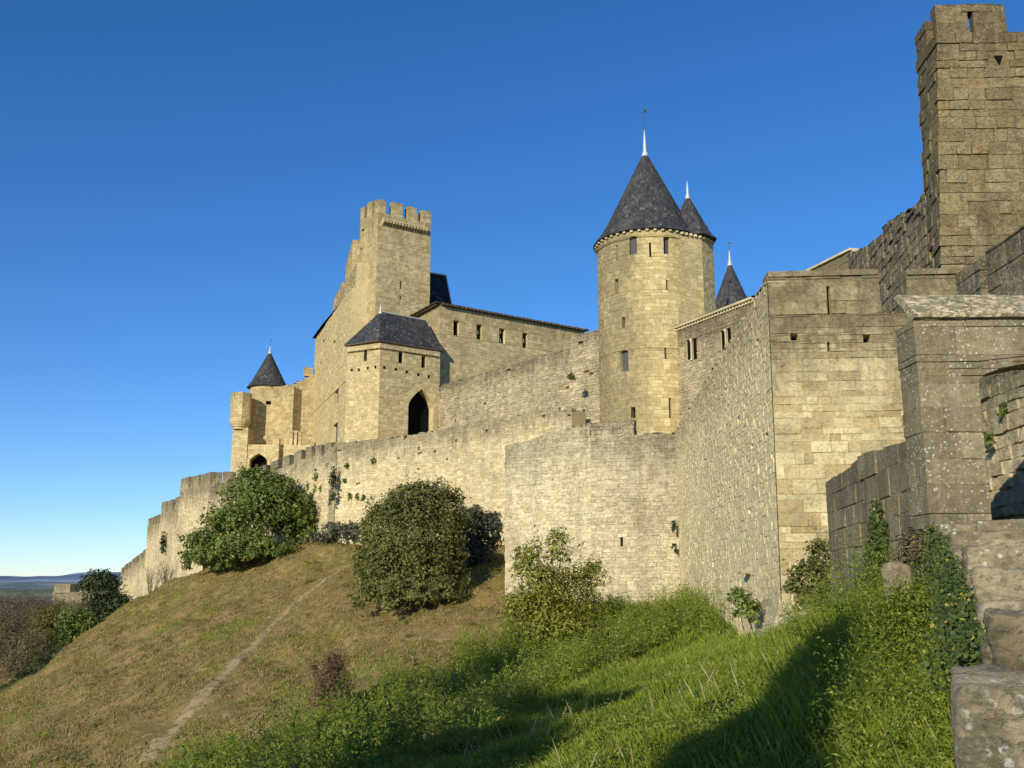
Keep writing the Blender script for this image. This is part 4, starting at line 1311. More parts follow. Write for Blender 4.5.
# ===== corner bastion C and the walls stepping down at far left =====
Cc, Cr, Cl = xy(210.6, 471, 100), xy(246, 474, 101), xy(181, 482, 108)
cz = zz(210.6, 483, 100)
tc = thing('corner_bastion', 'angular battlemented bastion where the left wall steps down toward the trees', 'tower', (-28, 104, 0))
cf = [Cl, Cc, Cr, (Cr[0], Cr[1] + 6)]
prism('wall', cf, -4, cz, M['rubble'], tc, course=(.2, .3), sides=[0, 1], bl=(.25, .55), out=(0, .05), joint=.018, jit=.012, batter=.02, tb=6)
ch = zz(210.6, 471, 100) - cz
merlons(tc, Cc, Cr, cz, ch, M['rubble_grey'], spans=[(0, .33), (.36, .72), (.78, 1)], t=.6, zb1=cz)
merlons(tc, Cl, Cc, cz, ch, M['rubble_grey'], spans=[(0, .3), (.36, .64), (.7, 1)], t=.6)
tc2 = thing('stepped_wall', 'battlemented wall going down in steps from the corner bastion at far left', 'wall', (-38, 120, -3))
W = [(150, 530, 122, 148.0), ]
w0, w1 = xy(148, 521, 124), xy(182, 500, 107.5)
z0_ = zz(168, 508, 112)
w15 = lerp2(w0, w1, 0.4)
prism('wall', strip_foot(w0, w15, 1.5), -8, zz(150, 526, 123), M['rubble'], tc2, course=(.2, .3), sides=[0, 3], bl=(.25, .55), out=(0, .05), joint=.018, jit=.012, tb=6)
prism('wall', strip_foot(w15, w1, 1.5), -8, zz(172, 510, 112), M['rubble'], tc2, course=(.2, .3), sides=[0, 3], bl=(.25, .55), out=(0, .05), joint=.018, jit=.012, tb=6)
merlons(tc2, w0, w15, zz(150, 526, 123), 1.0, M['rubble_grey'], n=4, t=.6)
merlons(tc2, w15, w1, zz(172, 510, 112), 1.3, M['rubble_grey'], n=3, t=.6)
x0, x1 = xy(121, 570, 150), xy(151, 549, 124.5)
prism('wall', strip_foot(x0, x1, 1.4), -12, [zz(121, 575, 150), zz(151, 553, 124.5)] + [zz(151, 553, 124.5), zz(121, 575, 150)], M['rubble'], tc2, course=(.2, .3), sides=[0, 3], bl=(.25, .55), out=(0, .05), joint=.018, jit=.012, tb=6)
merlons(tc2, x0, x1, zz(121, 575, 150), 1.0, M['rubble_grey'], n=8, t=.6, zb1=zz(151, 553, 124.5))
# low brown wall of the lower town
tlw = thing('lower_town_wall', 'low brown battlemented wall behind the trees at the far left', 'wall', (-74, 172, -14))
prism('wall', strip_foot(xy(52, 600, 178), xy(100, 592, 168), 3), -24, zz(75, 592, 172), M['near'], tlw, sides=[0, 3], course=(.4, .6), bl=(.5, 1.0))
prism('merlon', strip_foot(xy(54, 590, 177), xy(70, 590, 174), 3), zz(75, 593, 172), zz(60, 584, 176), M['near'], tlw, sides=[0, 1, 3], course=(.4, .6), bl=(.5, 1.0))
prism('merlon', strip_foot(xy(80, 590, 173), xy(99, 590, 169), 3), zz(75, 593, 172), zz(90, 581, 170), M['near'], tlw, sides=[0, 1, 3], course=(.4, .6), bl=(.5, 1.0))
# ---------------------------------------------------------------- near masonry on the right
BIG = dict(course=(.3, .45), bl=(.45, 1.1), out=(0, .03), joint=.012, jit=.012)
# ===== right tower J =====
tj = thing('ruined_tower', 'massive dark brown square tower cropped by the right edge, highest on the right', 'tower', (12, 23, 3))
Ja, Jl, Jb = xy(937, 12, 20), xy(918, 44, 21.3), (27, 29.6)
def lean_to(p, q, z):
    t = (z - p[2]) / (q[2] - p[2])
    return (p[0] + (q[0] - p[0]) * t, p[1] + (q[1] - p[1]) * t)
jzr = zz(1010, 34, 30)
def jpair(p, q, Y, Y2):
    A, B = at(*p, Y), at(*q, Y2)
    return lean_to(A, B, jzr), lean_to(A, B, 5.0)
(Ja, Jab), (Jl, Jlb) = jpair((937, 12), (941, 240), 30, 29.85), jpair((917, 44), (927, 213), 31.8, 31.65)
jzs = zz(1010, 34, 30); jzt = zz(970, 5, 30)
prism('wall', [Jl, Ja, Jb, (27, 39), (19.5, 39)], 5.0, jzs, M['tower_brown'], tj, sides=[0, 1, 4], course=(.24, .5), bl=(.35, 1.0), out=(0, .07), joint=.014, jit=.02, base=[Jlb, Jab, (27, 29.3), (27, 39), (19.5, 39)], tb=5)
u0, _ = uv(Ja, Jb, 936.5, 15); u1, _ = uv(Ja, Jb, 1005, 15)
LJ = math.hypot(Jb[0] - Ja[0], Jb[1] - Ja[1])
a, b = Ja, lerp2(Ja, Jb, u1 / LJ)
us0, _ = uv(Ja, Jb, 968.5, 30); us1, _ = uv(Ja, Jb, 974.5, 30)
so = Opening(us0, us1, jzs + .01, zz(971, 13, 30), None)
mb = MB()
# merlon pierced by a real slit: two piers and a lintel
pA, pB = lerp2(Ja, Jb, us0 / LJ), lerp2(Ja, Jb, us1 / LJ)
zl_ = zz(971, 13, 30)
prism('merlon', strip_foot(a, pA, .3), jzs, zl_, M['tower_brown'], tj, sides=[0, 1, 3], **BIG)
prism('merlon', strip_foot(pB, b, .3), jzs, zl_, M['tower_brown'], tj, sides=[0, 1, 3], **BIG)
prism('lintel', strip_foot(a, b, .4), zl_ + .003, jzt, M['tower_brown'], tj, sides=[0, 1, 3], ragged=.03, course=(.2, .26), bl=(.5, 1.2), out=(0, .05), joint=.012, jit=.012)
c0, c1 = lerp2(Jl, Ja, -0.02), lerp2(Jl, Ja, .50)
prism('merlon', strip_foot(c0, c1, .55), jzs - .02, zz(922, 36, 31.8), M['tower_brown'], tj, sides=[0, 1, 3], ragged=.05, **BIG)
o = opn(Ja, Jb, 995, 56, 1001, 65)
mb = MB()
pos, L = plane_pos(Ja, Jb)
uc = (o.u0 + o.u1) / 2; zc = (o.z0 + o.z1) / 2
mb.add([pos(uc - .13, zc + .14, .07), pos(uc + .13, zc + .14, .07), pos(uc + .0, zc - .18, .07), pos(uc - .13, zc + .14, -.05), pos(uc + .13, zc + .14, -.05), pos(uc, zc - .18, -.05)], [(.5, 1, 1, .5)] * 6, [(0, 2, 1), (0, 1, 4, 3), (1, 2, 5, 4), (2, 0, 3, 5)])
mb.build('drain_hole', M['dark'], tj)  # proud dark wedge painted in place of the shade in a hole

# ===== stepped wall between right tower and bastion =====
t2 = thing('stepped_wall', 'dark battlemented wall in shade stepping down from the right tower to the bastion', 'wall', (10, 29, 3))
Sa, Sb = xy(846, 260, 44.0), xy(929, 225, 31.6)
s_lo = zz(860, 268, 30); 
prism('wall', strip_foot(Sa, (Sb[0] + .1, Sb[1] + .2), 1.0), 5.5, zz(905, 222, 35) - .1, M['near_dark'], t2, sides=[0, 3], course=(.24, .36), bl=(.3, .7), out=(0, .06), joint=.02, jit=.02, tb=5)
def smer(p0, p1, y0, y1):
    L = math.hypot(Sb[0] - Sa[0], Sb[1] - Sa[1])
    ua, za = uv(Sa, Sb, *p0); ub, zb = uv(Sa, Sb, *p1)
    a, b = lerp2(Sa, Sb, ua / L), lerp2(Sa, Sb, ub / L)
    prism('merlon', strip_foot(a, b, .9), zz(905, 222, 35) - .3, [za, zb, zb, za], M['near_dark'], t2, sides=[0, 1, 3], ragged=.08, course=(.24, .36), bl=(.3, .7), out=(0, .05), joint=.02, jit=.02, tb=5)
    return a, b, za, zb
smer((905, 212), (922, 212), 0, 0)
smer((883, 226), (902, 212), 0, 0)
smer((868, 245), (882, 234), 0, 0)
smer((848, 254), (866, 246), 0, 0)
# gable end with pale coping on the wall's far end
tw2 = thing('gabled_block', 'small gable with pale tiled verge just above the bastion top', 'building', (17, 54, 4))
ga_, gb_ = xy(803, 276, 56), xy(853, 262, 51)
gza, gzb = zz(803, 274.5, 56), zz(852, 250, 51)
prism('wall', strip_foot(ga_, gb_, 3), 3, [gza, gzb, gzb, gza], M['bastion'], tw2, sides=[0], course=(.24, .36))
mb = MB()
pos, L = plane_pos(ga_, gb_)
nv = 12
for i in range(nv):
    u0, u1 = L * i / nv, L * (i + 1) / nv - .02
    za, zb = gza + (gzb - gza) * i / nv, gza + (gzb - gza) * (i + 1) / nv
    p = [pos(u0, za, .14), pos(u1, zb, .14), pos(u1, zb + .12, .14), pos(u0, za + .12, .14), pos(u0, za, -.4), pos(u1, zb, -.4), pos(u1, zb + .12, -.4), pos(u0, za + .12, -.4)]
    mb.add(p, [(random.random(), 1, 1, .5)] * 8, [(0, 1, 2, 3), (3, 2, 6, 7), (0, 4, 5, 1), (1, 5, 6, 2), (0, 3, 7, 4)])
mb.build('verge', M['cornice'], tw2)

# ===== dark wall K on the right =====
tkw = thing('parapet_wall', 'dark streaked wall cropped by the right edge above the pale coping', 'wall', (9.4, 16, 1))
ka, kb = (9.16, 18.5), (9.2, 12.5)
kz = zz(993, 247, 18.3)
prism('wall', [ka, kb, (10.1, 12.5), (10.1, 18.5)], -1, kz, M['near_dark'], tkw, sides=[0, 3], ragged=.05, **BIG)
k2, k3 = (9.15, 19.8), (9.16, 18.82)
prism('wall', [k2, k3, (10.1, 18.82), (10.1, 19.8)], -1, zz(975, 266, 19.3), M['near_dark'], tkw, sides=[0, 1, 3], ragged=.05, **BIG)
prism('lit_facing', [(9.06, 21.0), (9.09, 12.5), (9.6, 12.5), (9.6, 21.0)], -1, 3.75, M['rubble'], tkw, sides=[0], course=(.2, .34), bl=(.2, .5), out=(0, .08), joint=.02, jit=.025)  # paler face set before the dark wall, coloured to read as sunlit
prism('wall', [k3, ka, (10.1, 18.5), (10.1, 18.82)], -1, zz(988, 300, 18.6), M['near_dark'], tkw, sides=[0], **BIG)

# ===== pier with arch L =====
tpier = thing('arched_pier', 'near brown ashlar pier with pale coping and the start of a wide arch at right', 'wall', (6, 13.3, .5))
La = xy(915, 335, 13); Lb = (12.5, 12.9)
lz1 = zz(950, 320, 13)
jx0, _ = uv(La, Lb, 985, 450)
_, zsp = uv(La, Lb, 984, 383)
ao = Opening(jx0, jx0 + 4.2, -.6, zsp + .38, zsp, 'round')
lf = [La, Lb, (12.5, 13.5), (La[0] - .02, 13.55)]
aob = Opening(Lb[0] - La[0] - ao.u1, Lb[0] - La[0] - ao.u0, ao.z0, ao.z1, ao.zs, 'round')
rowsL = make_rows(-1.2, lz1, .32, .4, ao.snaps())
mb = MB()
pos, L = plane_pos(La, Lb)
prism('wall', lf, -1.2, lz1, M['near'], tpier, rows=rowsL, sides=[0, 2, 3], openings={0: [ao], 2: [aob]}, bl=(.5, .95), out=(0, .025), joint=.009, jit=.006, tb=5, cap=True)
# soffit + jambs of the arch, through the wall
pl = ao.outline(14)
mb = MB()
for i in range(1, len(pl)):
    (u0, v0), (u1, v1) = pl[i], pl[(i + 1) % len(pl)]
    r = random.random()
    mb.add([pos(u0, v0, .012), pos(u1, v1, .012), pos(u1, v1, -.56), pos(u0, v0, -.56)], [(r, 1, .5, .5)] * 4, [(0, 3, 2, 1)])
mb.build('soffit', M['near'], tpier)
# sloped coping
mb = MB()
n = 5
Lc = L
cuts = [-.03, 1.72, 3.0, 4.2, L]
for i in range(len(cuts) - 1):
    u0, u1 = cuts[i] + .004, cuts[i + 1] - .004
    zb_, zt_ = lz1, lz1 + .46
    ns = 8
    grid = []
    prof = [(.0, lz1 + .004), (.085, lz1 + .02), (.09, lz1 + .07), (.06, lz1 + .1), (-.15, lz1 + .27), (-.36, lz1 + .44), (-.42, lz1 + .47), (-.6, lz1 + .48)]
    for s in range(ns + 1):
        u = u0 + (u1 - u0) * s / ns
        grid.append([pos(u, z + random.uniform(-.006, .006), d + random.uniform(-.006, .006)) for (d, z) in prof])
    r = random.random()
    pts = [p for g in grid for p in g]
    m = len(prof)
    f = [(s * m + k, (s + 1) * m + k, (s + 1) * m + k + 1, s * m + k + 1) for s in range(ns) for k in range(m - 1)]
    f += [tuple(range(m)), tuple(ns * m + k for k in reversed(range(m)))]
    mb.add(pts, [(r, 1, .8, .5)] * len(pts), f)
mb.build('coping', M['coping'], tpier)

# ===== low wall N in front of the bastion =====
tn = thing('low_wall', 'low stone wall with broken stepped top in front of the bastion, ivy on its face', 'wall', (7, 19, 0))
Na, Nb = xy(827, 500, 23), (6.25, 15.2)
nm = lerp2(Na, Nb, .52)
nzt = zz(828, 482, 23)
na1 = lerp2(Na, Nb, .30)
NW = dict(course=(.3, .5), bl=(.4, 1.0), out=(0, .03), joint=.012, jit=.014, tb=4)
prism('wall', [Na, nm, (nm[0] + .7, nm[1]), (Na[0] + .7, Na[1] + .25)], -1.5, [nzt, nzt + .12, nzt + .12, nzt], M['near'], tn, sides=[0, 1, 3], ragged=.06, **NW)
prism('wall', [nm, Nb, (Nb[0] + .7, Nb[1]), (nm[0] + .7, nm[1])], -1.5, [zz(869, 452, 18.9), zz(898, 446, 16.2), zz(898, 446, 16.2), zz(869, 452, 18.9)], M['near'], tn, sides=[0, 1, 3], ragged=.06, **NW)

# ===== rounded stone blocks of the parapet descending to the viewpoint =====
def block(name, loc, size, mat, seed, rot=0.0, parent=None, tilt=0.0, rnd=.18):
    """weathered block: subdivided box, corners rounded, surface knocked about"""
    n = 30
    R = np.random.default_rng(seed)
    pts = {}
    V = []; Fc = []
    def vid(i, j, k):
        key = (i, j, k)
        if key not in pts:
            pts[key] = len(V)
            V.append((i / n * 2 - 1, j / n * 2 - 1, k / n * 2 - 1))
        return pts[key]
    for i in range(n):
        for j in range(n):
            for s in (0, n):
                Fc.append((vid(i, j, s), vid(i + 1, j, s), vid(i + 1, j + 1, s), vid(i, j + 1, s)) if s else (vid(i, j, s), vid(i, j + 1, s), vid(i + 1, j + 1, s), vid(i + 1, j, s)))
                Fc.append((vid(s, i, j), vid(s, i + 1, j), vid(s, i + 1, j + 1), vid(s, i, j + 1)) if s else (vid(s, i, j), vid(s, i, j + 1), vid(s, i + 1, j + 1), vid(s, i + 1, j)))
                Fc.append((vid(i, s, j), vid(i, s, j + 1), vid(i + 1, s, j + 1), vid(i + 1, s, j)) if s else (vid(i, s, j), vid(i + 1, s, j), vid(i + 1, s, j + 1), vid(i, s, j + 1)))
    V = np.array(V)
    half = np.array(size) / 2
    r = rnd * min(half) * 2
    P = V * half
    inner = np.clip(P, -(half - r), half - r)
    d = P - inner
    l = np.linalg.norm(d, axis=1, keepdims=True); l[l == 0] = 1
    P = np.where(l > 0, inner + d / l * np.minimum(l, r), P)
    ph = R.random(9) * 6
    q = P * 5
    nz = (np.sin(q[:, 0] * 1.1 + q[:, 1] * .7 + ph[0]) + np.sin(q[:, 1] * 1.3 - q[:, 2] * .9 + ph[1]) + np.sin(q[:, 2] * 1.2 + q[:, 0] * 1.7 + ph[2]) + .5 * np.sin(q[:, 0] * 4 + q[:, 2] * 3.1 + ph[3]) + .5 * np.sin(q[:, 1] * 4.3 + q[:, 0] * 2.7 + ph[4]))
    dirn = P / (np.linalg.norm(P, axis=1, keepdims=True) + 1e-6)
    for (fq, am) in ((3.1, .35), (7.3, .45), (15.0, .4), (31.0, .3)):
        d3 = R.normal(size=(5, 3)) * fq
        nz = nz + am * sum(np.sin(P @ d3[k] * 1.6 + ph[k]) for k in range(5)) * .8
    P = P + dirn * (nz * .011 * min(1, max(size)))[:, None] + R.normal(0, .0012, P.shape)
    c, s = math.cos(rot), math.sin(rot)
    ct, st = math.cos(tilt), math.sin(tilt)
    P = np.stack([P[:, 0], P[:, 1] * ct - P[:, 2] * st, P[:, 1] * st + P[:, 2] * ct], -1)
    P = np.stack([P[:, 0] * c - P[:, 1] * s, P[:, 0] * s + P[:, 1] * c, P[:, 2]], -1) + np.array(loc)
    rv = R.random()
    o = np_mesh(name, P, np.array(Fc), np.tile(np.array([[rv, 1, .6, .5]]), (len(P), 1)), mat, parent)
    o.data.polygons.foreach_set('use_smooth', np.ones(len(o.data.polygons), dtype=bool))
    return o
tpp = thing('parapet', 'ruined parapet of big lichened blocks descending at the right edge toward the viewpoint', 'wall', (3.5, 6, -1.7))
def pblock(px0, px1, py0, Y, depth, h, mat, seed, wx=None, rnd=.05, turn=0.02):
    x0, _, z1 = at(px0, py0, Y)
    x1 = at(px1, py0, Y)[0]
    w = wx or (x1 - x0)
    a = math.atan2(x0, Y) + turn
    c, s = math.cos(a), math.sin(a)
    return block('stone_block', (x0 + c * w / 2 + s * depth / 2, Y - s * w / 2 + c * depth / 2, z1 - h / 2), (w, depth, h), mat, seed, rot=-a, parent=tpp, rnd=rnd)
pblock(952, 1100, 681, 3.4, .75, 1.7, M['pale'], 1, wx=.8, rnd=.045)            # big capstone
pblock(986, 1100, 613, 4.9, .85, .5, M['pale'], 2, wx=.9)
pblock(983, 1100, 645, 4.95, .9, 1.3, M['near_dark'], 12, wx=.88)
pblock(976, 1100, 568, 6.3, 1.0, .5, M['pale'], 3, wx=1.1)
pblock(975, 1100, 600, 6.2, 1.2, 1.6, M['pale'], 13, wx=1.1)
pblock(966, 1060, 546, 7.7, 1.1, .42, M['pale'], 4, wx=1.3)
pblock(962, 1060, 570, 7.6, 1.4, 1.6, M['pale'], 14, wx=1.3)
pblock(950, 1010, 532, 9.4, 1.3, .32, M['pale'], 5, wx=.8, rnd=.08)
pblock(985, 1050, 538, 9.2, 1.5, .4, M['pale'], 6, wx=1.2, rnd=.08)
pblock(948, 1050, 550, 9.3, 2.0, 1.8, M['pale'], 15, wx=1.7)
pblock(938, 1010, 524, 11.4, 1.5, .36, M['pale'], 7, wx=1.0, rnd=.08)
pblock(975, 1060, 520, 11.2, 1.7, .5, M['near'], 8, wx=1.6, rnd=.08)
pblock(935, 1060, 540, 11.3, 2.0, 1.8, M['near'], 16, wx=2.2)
lb_ = at(896, 564, 11.6)
lh = lb_[2] - tz(lb_[0], lb_[1]) + .15
tag(block('loose_stone', (lb_[0], lb_[1], lb_[2] - lh / 2), (.22, .28, lh), M['pale'], 21, rot=.3), 'single pale stone block standing up out of the weeds below the ivy wall', 'stone')

# unseen trees behind the viewpoint, added further below, cast the bank's shadows
# ---------------------------------------------------------------- vegetation
M['leaf_olive'] = foliage('olive bush leaves', (0.071, 0.085, 0.022), (0.190, 0.199, 0.049), (0.317, 0.267, 0.094), .25, .10)
M['leaf_green'] = foliage('fresh broad leaves', (0.063, 0.104, 0.021), (0.190, 0.244, 0.049), (0.333, 0.336, 0.094), .3, .15)
M['leaf_yellow'] = foliage('yellowing leaves', (0.13, 0.165, 0.025), (0.30, 0.29, 0.045), (0.40, 0.36, 0.07), .35, .2)
M['leaf_dark'] = foliage('dark evergreen leaves', (0.034, 0.05, 0.017), (0.078, 0.10, 0.032), (0.09, 0.10, 0.04), .2, .1)
M['leaf_purple'] = foliage('dusky grey leaves', (0.075, 0.08, 0.045), (0.15, 0.155, 0.095), (0.209, 0.210, 0.144), .2, .2)
M['leaf_rust'] = foliage('rusty seed heads', (0.10, 0.06, 0.034), (0.19, 0.115, 0.07), (0.25, 0.175, 0.10), .25, .2)
M['leaf_brown'] = foliage('brown autumn twigs', (0.12, 0.092, 0.05), (0.20, 0.155, 0.08), (0.27, 0.21, 0.09), .25, .15)
M['leaf_autumn'] = foliage('olive autumn leaves', (0.11, 0.10, 0.025), (0.22, 0.19, 0.045), (0.30, 0.24, 0.06), .3, .2)
M['leaf_ivy'] = foliage('ivy leaves', (0.030, 0.053, 0.013), (0.085, 0.125, 0.026), (0.340, 0.300, 0.050), .25, .06, 1.5)
M['grass_dry'] = foliage('dry slope grass', (0.17, 0.145, 0.036), (0.29, 0.215, 0.07), (0.38, 0.30, 0.155), .2, .14, .25)
M['grass_green'] = foliage('lush bank grass', (0.142, 0.203, 0.019), (0.291, 0.353, 0.038), (0.499, 0.434, 0.095), .4, .08, .5)
M['weed'] = foliage('tall weeds', (0.116, 0.166, 0.019), (0.250, 0.300, 0.038), (0.383, 0.374, 0.076), .35, .1, .5)

def unit(v):
    return v / (np.linalg.norm(v, axis=1, keepdims=True) + 1e-9)

def leaf_mesh(name, P, Nn, size, mat, parent=None, loc=None, ratio=.5, down=.25, shade=None, six=False):
    n = len(P)
    T = rng.normal(size=(n, 3)); T[:, 2] -= down
    T = unit(T - Nn * (T * Nn).sum(1, keepdims=True))
    Bt = np.cross(Nn, T)
    s = size[:, None]
    if six:
        V = np.empty((n, 6, 3))
        for k, (a, b, c) in enumerate([(0, 0, 0), (.12, .42, .05), (.5, .5, .1), (1, 0, -.16), (.5, -.5, .1), (.12, -.42, .05)]):
            V[:, k] = P + T * s * a + Bt * s * ratio * b + Nn * s * c
        col = np.empty((n, 6, 4))
        col[:, :, 0] = rng.random((n, 1)); col[:, :, 1] = .5; col[:, :, 2] = .5; col[:, :, 3] = rng.random((n, 1))
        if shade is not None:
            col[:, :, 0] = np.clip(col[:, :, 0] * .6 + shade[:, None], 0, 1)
        return np_mesh(name, V.reshape(-1, 3), np.arange(6 * n).reshape(n, 6), col.reshape(-1, 4), mat, parent, loc)
    V = np.empty((n, 4, 3))
    V[:, 0] = P
    V[:, 1] = P + T * s * .45 + Bt * s * ratio * .5 + Nn * s * .08
    V[:, 2] = P + T * s - Nn * s * .1
    V[:, 3] = P + T * s * .45 - Bt * s * ratio * .5 + Nn * s * .08
    col = np.empty((n, 4, 4))
    col[:, :, 0] = rng.random((n, 1)); col[:, :, 1] = .5; col[:, :, 2] = .5; col[:, :, 3] = rng.random((n, 1))
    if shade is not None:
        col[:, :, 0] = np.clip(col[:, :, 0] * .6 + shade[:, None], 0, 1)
    return np_mesh(name, V.reshape(-1, 3), np.arange(4 * n).reshape(n, 4), col.reshape(-1, 4), mat, parent, loc)

def crown_points(lobes, n, clump=.16, per=22, hollow=.5):
    vol = np.array([l[3] * l[4] * l[5] for l in lobes]) ** .72
    vol /= vol.sum()
    P, Nn = [], []
    for l, f in zip(lobes, vol):
        k = max(3, int(n * f / per))
        d = unit(rng.normal(size=(k, 3)))
        d[:, 2] = np.where(d[:, 2] < -.55, -d[:, 2], d[:, 2])
        ph = sum(l[:3])
        bump = 1 + .13 * np.sin(d[:, 0] * 5 + ph) * np.sin(d[:, 2] * 6 + 2 * ph) + .12 * np.sin(d[:, 1] * 9 + d[:, 0] * 7 + ph) + .08 * rng.normal(size=k)
        r = (hollow + (1 - hollow) * rng.random(k) ** .45) * bump
        r = np.where(rng.random(k) < .13, r * rng.uniform(1.05, 1.3, k), r)
        c = np.array(l[:3]) + d * r[:, None] * np.array(l[3:6])
        m = rng.integers(int(per * .5), int(per * 1.5), size=k)
        idx = np.repeat(np.arange(k), m)
        sc = clump * min(l[3:6])
        p = c[idx] + rng.normal(size=(len(idx), 3)) * sc
        P.append(p); Nn.append(unit(d[idx] * 1.0 + rng.normal(size=p.shape) * .55 + np.array([0, 0, .35])))
    return np.concatenate(P), np.concatenate(Nn)

def lobe(px, py, rx, ry, Y, k=1.0):
    """crown lobe from its place in the survey: centre, half width and half height in survey units at depth Y"""
    c = at(px, py, Y)
    s = math.hypot(Y, 0) / F_PX
    return (c[0], c[1], c[2], rx * s, rx * s * k, ry * s)

def plant(name, label, cat, base, lobes, n, size, mat, group=None, stem='stem', crown='foliage', stems=3, sr=.05, ratio=.5, clump=.16, per=22, hollow=.5, bark=None):
    t = thing(name, label, cat, base, group)
    P, Nn = crown_points(lobes, n, clump, per, hollow)
    gz = terrain(P[:, 0], P[:, 1])
    ok = P[:, 2] > gz + .03
    P, Nn = P[ok], Nn[ok]
    leaf_mesh(crown, P, Nn, size * (.6 + .8 * rng.random(len(P))), mat, t, ratio=ratio)
    mb = MB()
    bx, by, bz = base
    for i in range(stems):
        l = lobes[i % len(lobes)]
        a = random.uniform(0, 6.28)
        p0 = (bx + .15 * math.cos(a) * (stems > 1), by + .15 * math.sin(a) * (stems > 1), bz - .2)
        e = (l[0] + random.uniform(-.4, .4) * l[3], l[1] + random.uniform(-.4, .4) * l[4], l[2] + random.uniform(-.1, .6) * l[5])
        m = tuple(p0[k] * .5 + e[k] * .5 + random.uniform(-.12, .12) * l[3] for k in range(2)) + (p0[2] * .45 + e[2] * .55,)
        rod(mb, p0, m, sr, sr * .7, 6, cap=False); rod(mb, m, e, sr * .7, sr * .25, 6)
        for q in range(4):
            d = Vector((random.uniform(-1, 1), random.uniform(-1, 1), random.uniform(.1, 1))).normalized() * random.uniform(.5, .95) * min(l[3], l[5])
            rod(mb, m, tuple(Vector(e) + d), sr * .4, sr * .12, 5)
    mb.build(stem, bark or M['bark'], t)
    return t

def gp(px, py):
    return ground_at(px, py)

# --- bushes on the crest
g = gp(262, 553)
plant('bush', 'broad leafy green bush at the foot of the corner bastion, left of the crest', 'bush', (g[0], g[1], g[2]),
      [lobe(262, 508, 40, 32, 90), lobe(235, 530, 30, 25, 89), lobe(290, 520, 24, 26, 90), lobe(258, 490, 24, 20, 90.5), lobe(205, 548, 26, 16, 89), lobe(240, 548, 30, 14, 87.5), lobe(300, 505, 13, 14, 90), lobe(215, 556, 24, 14, 88), lobe(262, 550, 40, 12, 87.6), lobe(300, 535, 14, 12, 89), lobe(247, 478, 12, 12, 90.5), lobe(278, 488, 14, 14, 90.2), lobe(196, 562, 14, 10, 90), lobe(226, 562, 24, 10, 90), lobe(306, 520, 12, 18, 90)], 26000, .34, M['leaf_green'], stems=6, sr=.07, clump=.13, per=30, hollow=.3)
g = gp(418, 610)
plant('bush', 'large dense olive green bush in the middle of the slope', 'bush', g,
      [lobe(412, 548, 47, 52, 62), lobe(400, 575, 40, 38, 61), lobe(440, 515, 26, 30, 62.5), lobe(385, 535, 26, 34, 62), lobe(430, 575, 34, 30, 61.5), lobe(372, 570, 17, 26, 61.5), lobe(415, 500, 28, 16, 62.5), lobe(405, 597, 42, 16, 59.6), lobe(440, 592, 24, 14, 59.8), lobe(372, 592, 14, 14, 60.5), lobe(452, 560, 14, 30, 61.5)], 48000, .20, M['leaf_olive'], stems=6, sr=.06, clump=.10, per=34, hollow=.4)
g = gp(484, 566)
plant('bush', 'dark purplish shrub squeezed between the olive bush and the curtain wall corner', 'bush', g,
      [lobe(484, 537, 17, 24, 69.5), lobe(470, 552, 16, 18, 69), lobe(492, 525, 9, 12, 70), lobe(464, 530, 12, 22, 68), lobe(475, 518, 10, 11, 69.5), lobe(478, 560, 18, 12, 68.5)], 8500, .22, M['leaf_purple'], stems=4, sr=.04)
g = gp(345, 541)
plant('bush', 'low dark purplish shrub at the crest wall foot beside the pilaster', 'bush', g,
      [lobe(338, 533, 18, 9, 86.4), lobe(320, 539, 11, 6, 86.8), lobe(354, 531, 9, 8, 85.8)], 3000, .22, M['leaf_purple'], stems=3, sr=.03)
g = gp(550, 640)
yl = plant('bush', 'airy yellow green shrub in front of the grey curtain wall', 'bush', g,
      [lobe(545, 612, 40, 24, 49), lobe(580, 592, 22, 24, 49.5), lobe(520, 612, 22, 18, 48.5), lobe(545, 585, 25, 20, 49), lobe(535, 565, 16, 20, 49.2), lobe(558, 550, 13, 20, 49.2), lobe(595, 575, 12, 14, 49.6), lobe(520, 565, 8, 18, 49), lobe(560, 630, 40, 14, 48)], 9500, .2, M['leaf_yellow'], stems=9, sr=.025, clump=.2, per=11, hollow=.25, ratio=.42)
# green upright shoots at the top of the same shrub
P, Nn = [], []
mbs = MB()
for (px, py, h) in [(522, 575, 45), (530, 570, 52), (541, 560, 60), (552, 560, 62), (560, 555, 58), (575, 570, 50), (592, 575, 40), (585, 580, 30), (565, 570, 55)]:
    b = np.array(at(px, py + 20, 49.2)); e = np.array(at(px + random.uniform(-6, 8), py - h * .55, 49.2 + random.uniform(-.6, .6)))
    rod(mbs, tuple(b), tuple(e), .02, .006, 5)
    for k in range(34):
        t = random.random()
        P.append(b + (e - b) * t + rng.normal(size=3) * .09); Nn.append(rng.normal(size=3) + np.array([0, -.2, .8]))
leaf_mesh('shoots', np.array(P), unit(np.array(Nn)), .24 * (.6 + .7 * rng.random(len(P))), M['leaf_green'], yl, ratio=.34)
mbs.build('twigs', M['twig'], yl)
g = gp(332, 716)
plant('bush', 'reddish brown dry shrub standing alone low on the slope', 'bush', g,
      [lobe(332, 683, 15, 26, g[1]), lobe(325, 698, 15, 17, g[1]), lobe(342, 692, 13, 22, g[1]), lobe(336, 665, 9, 11, g[1]), lobe(314, 672, 5, 9, g[1])], 5200, .11, M['leaf_rust'], stems=14, sr=.012, ratio=.3, clump=.2, per=9, hollow=.1, bark=M['leaf_rust'])
g = gp(812, 612)
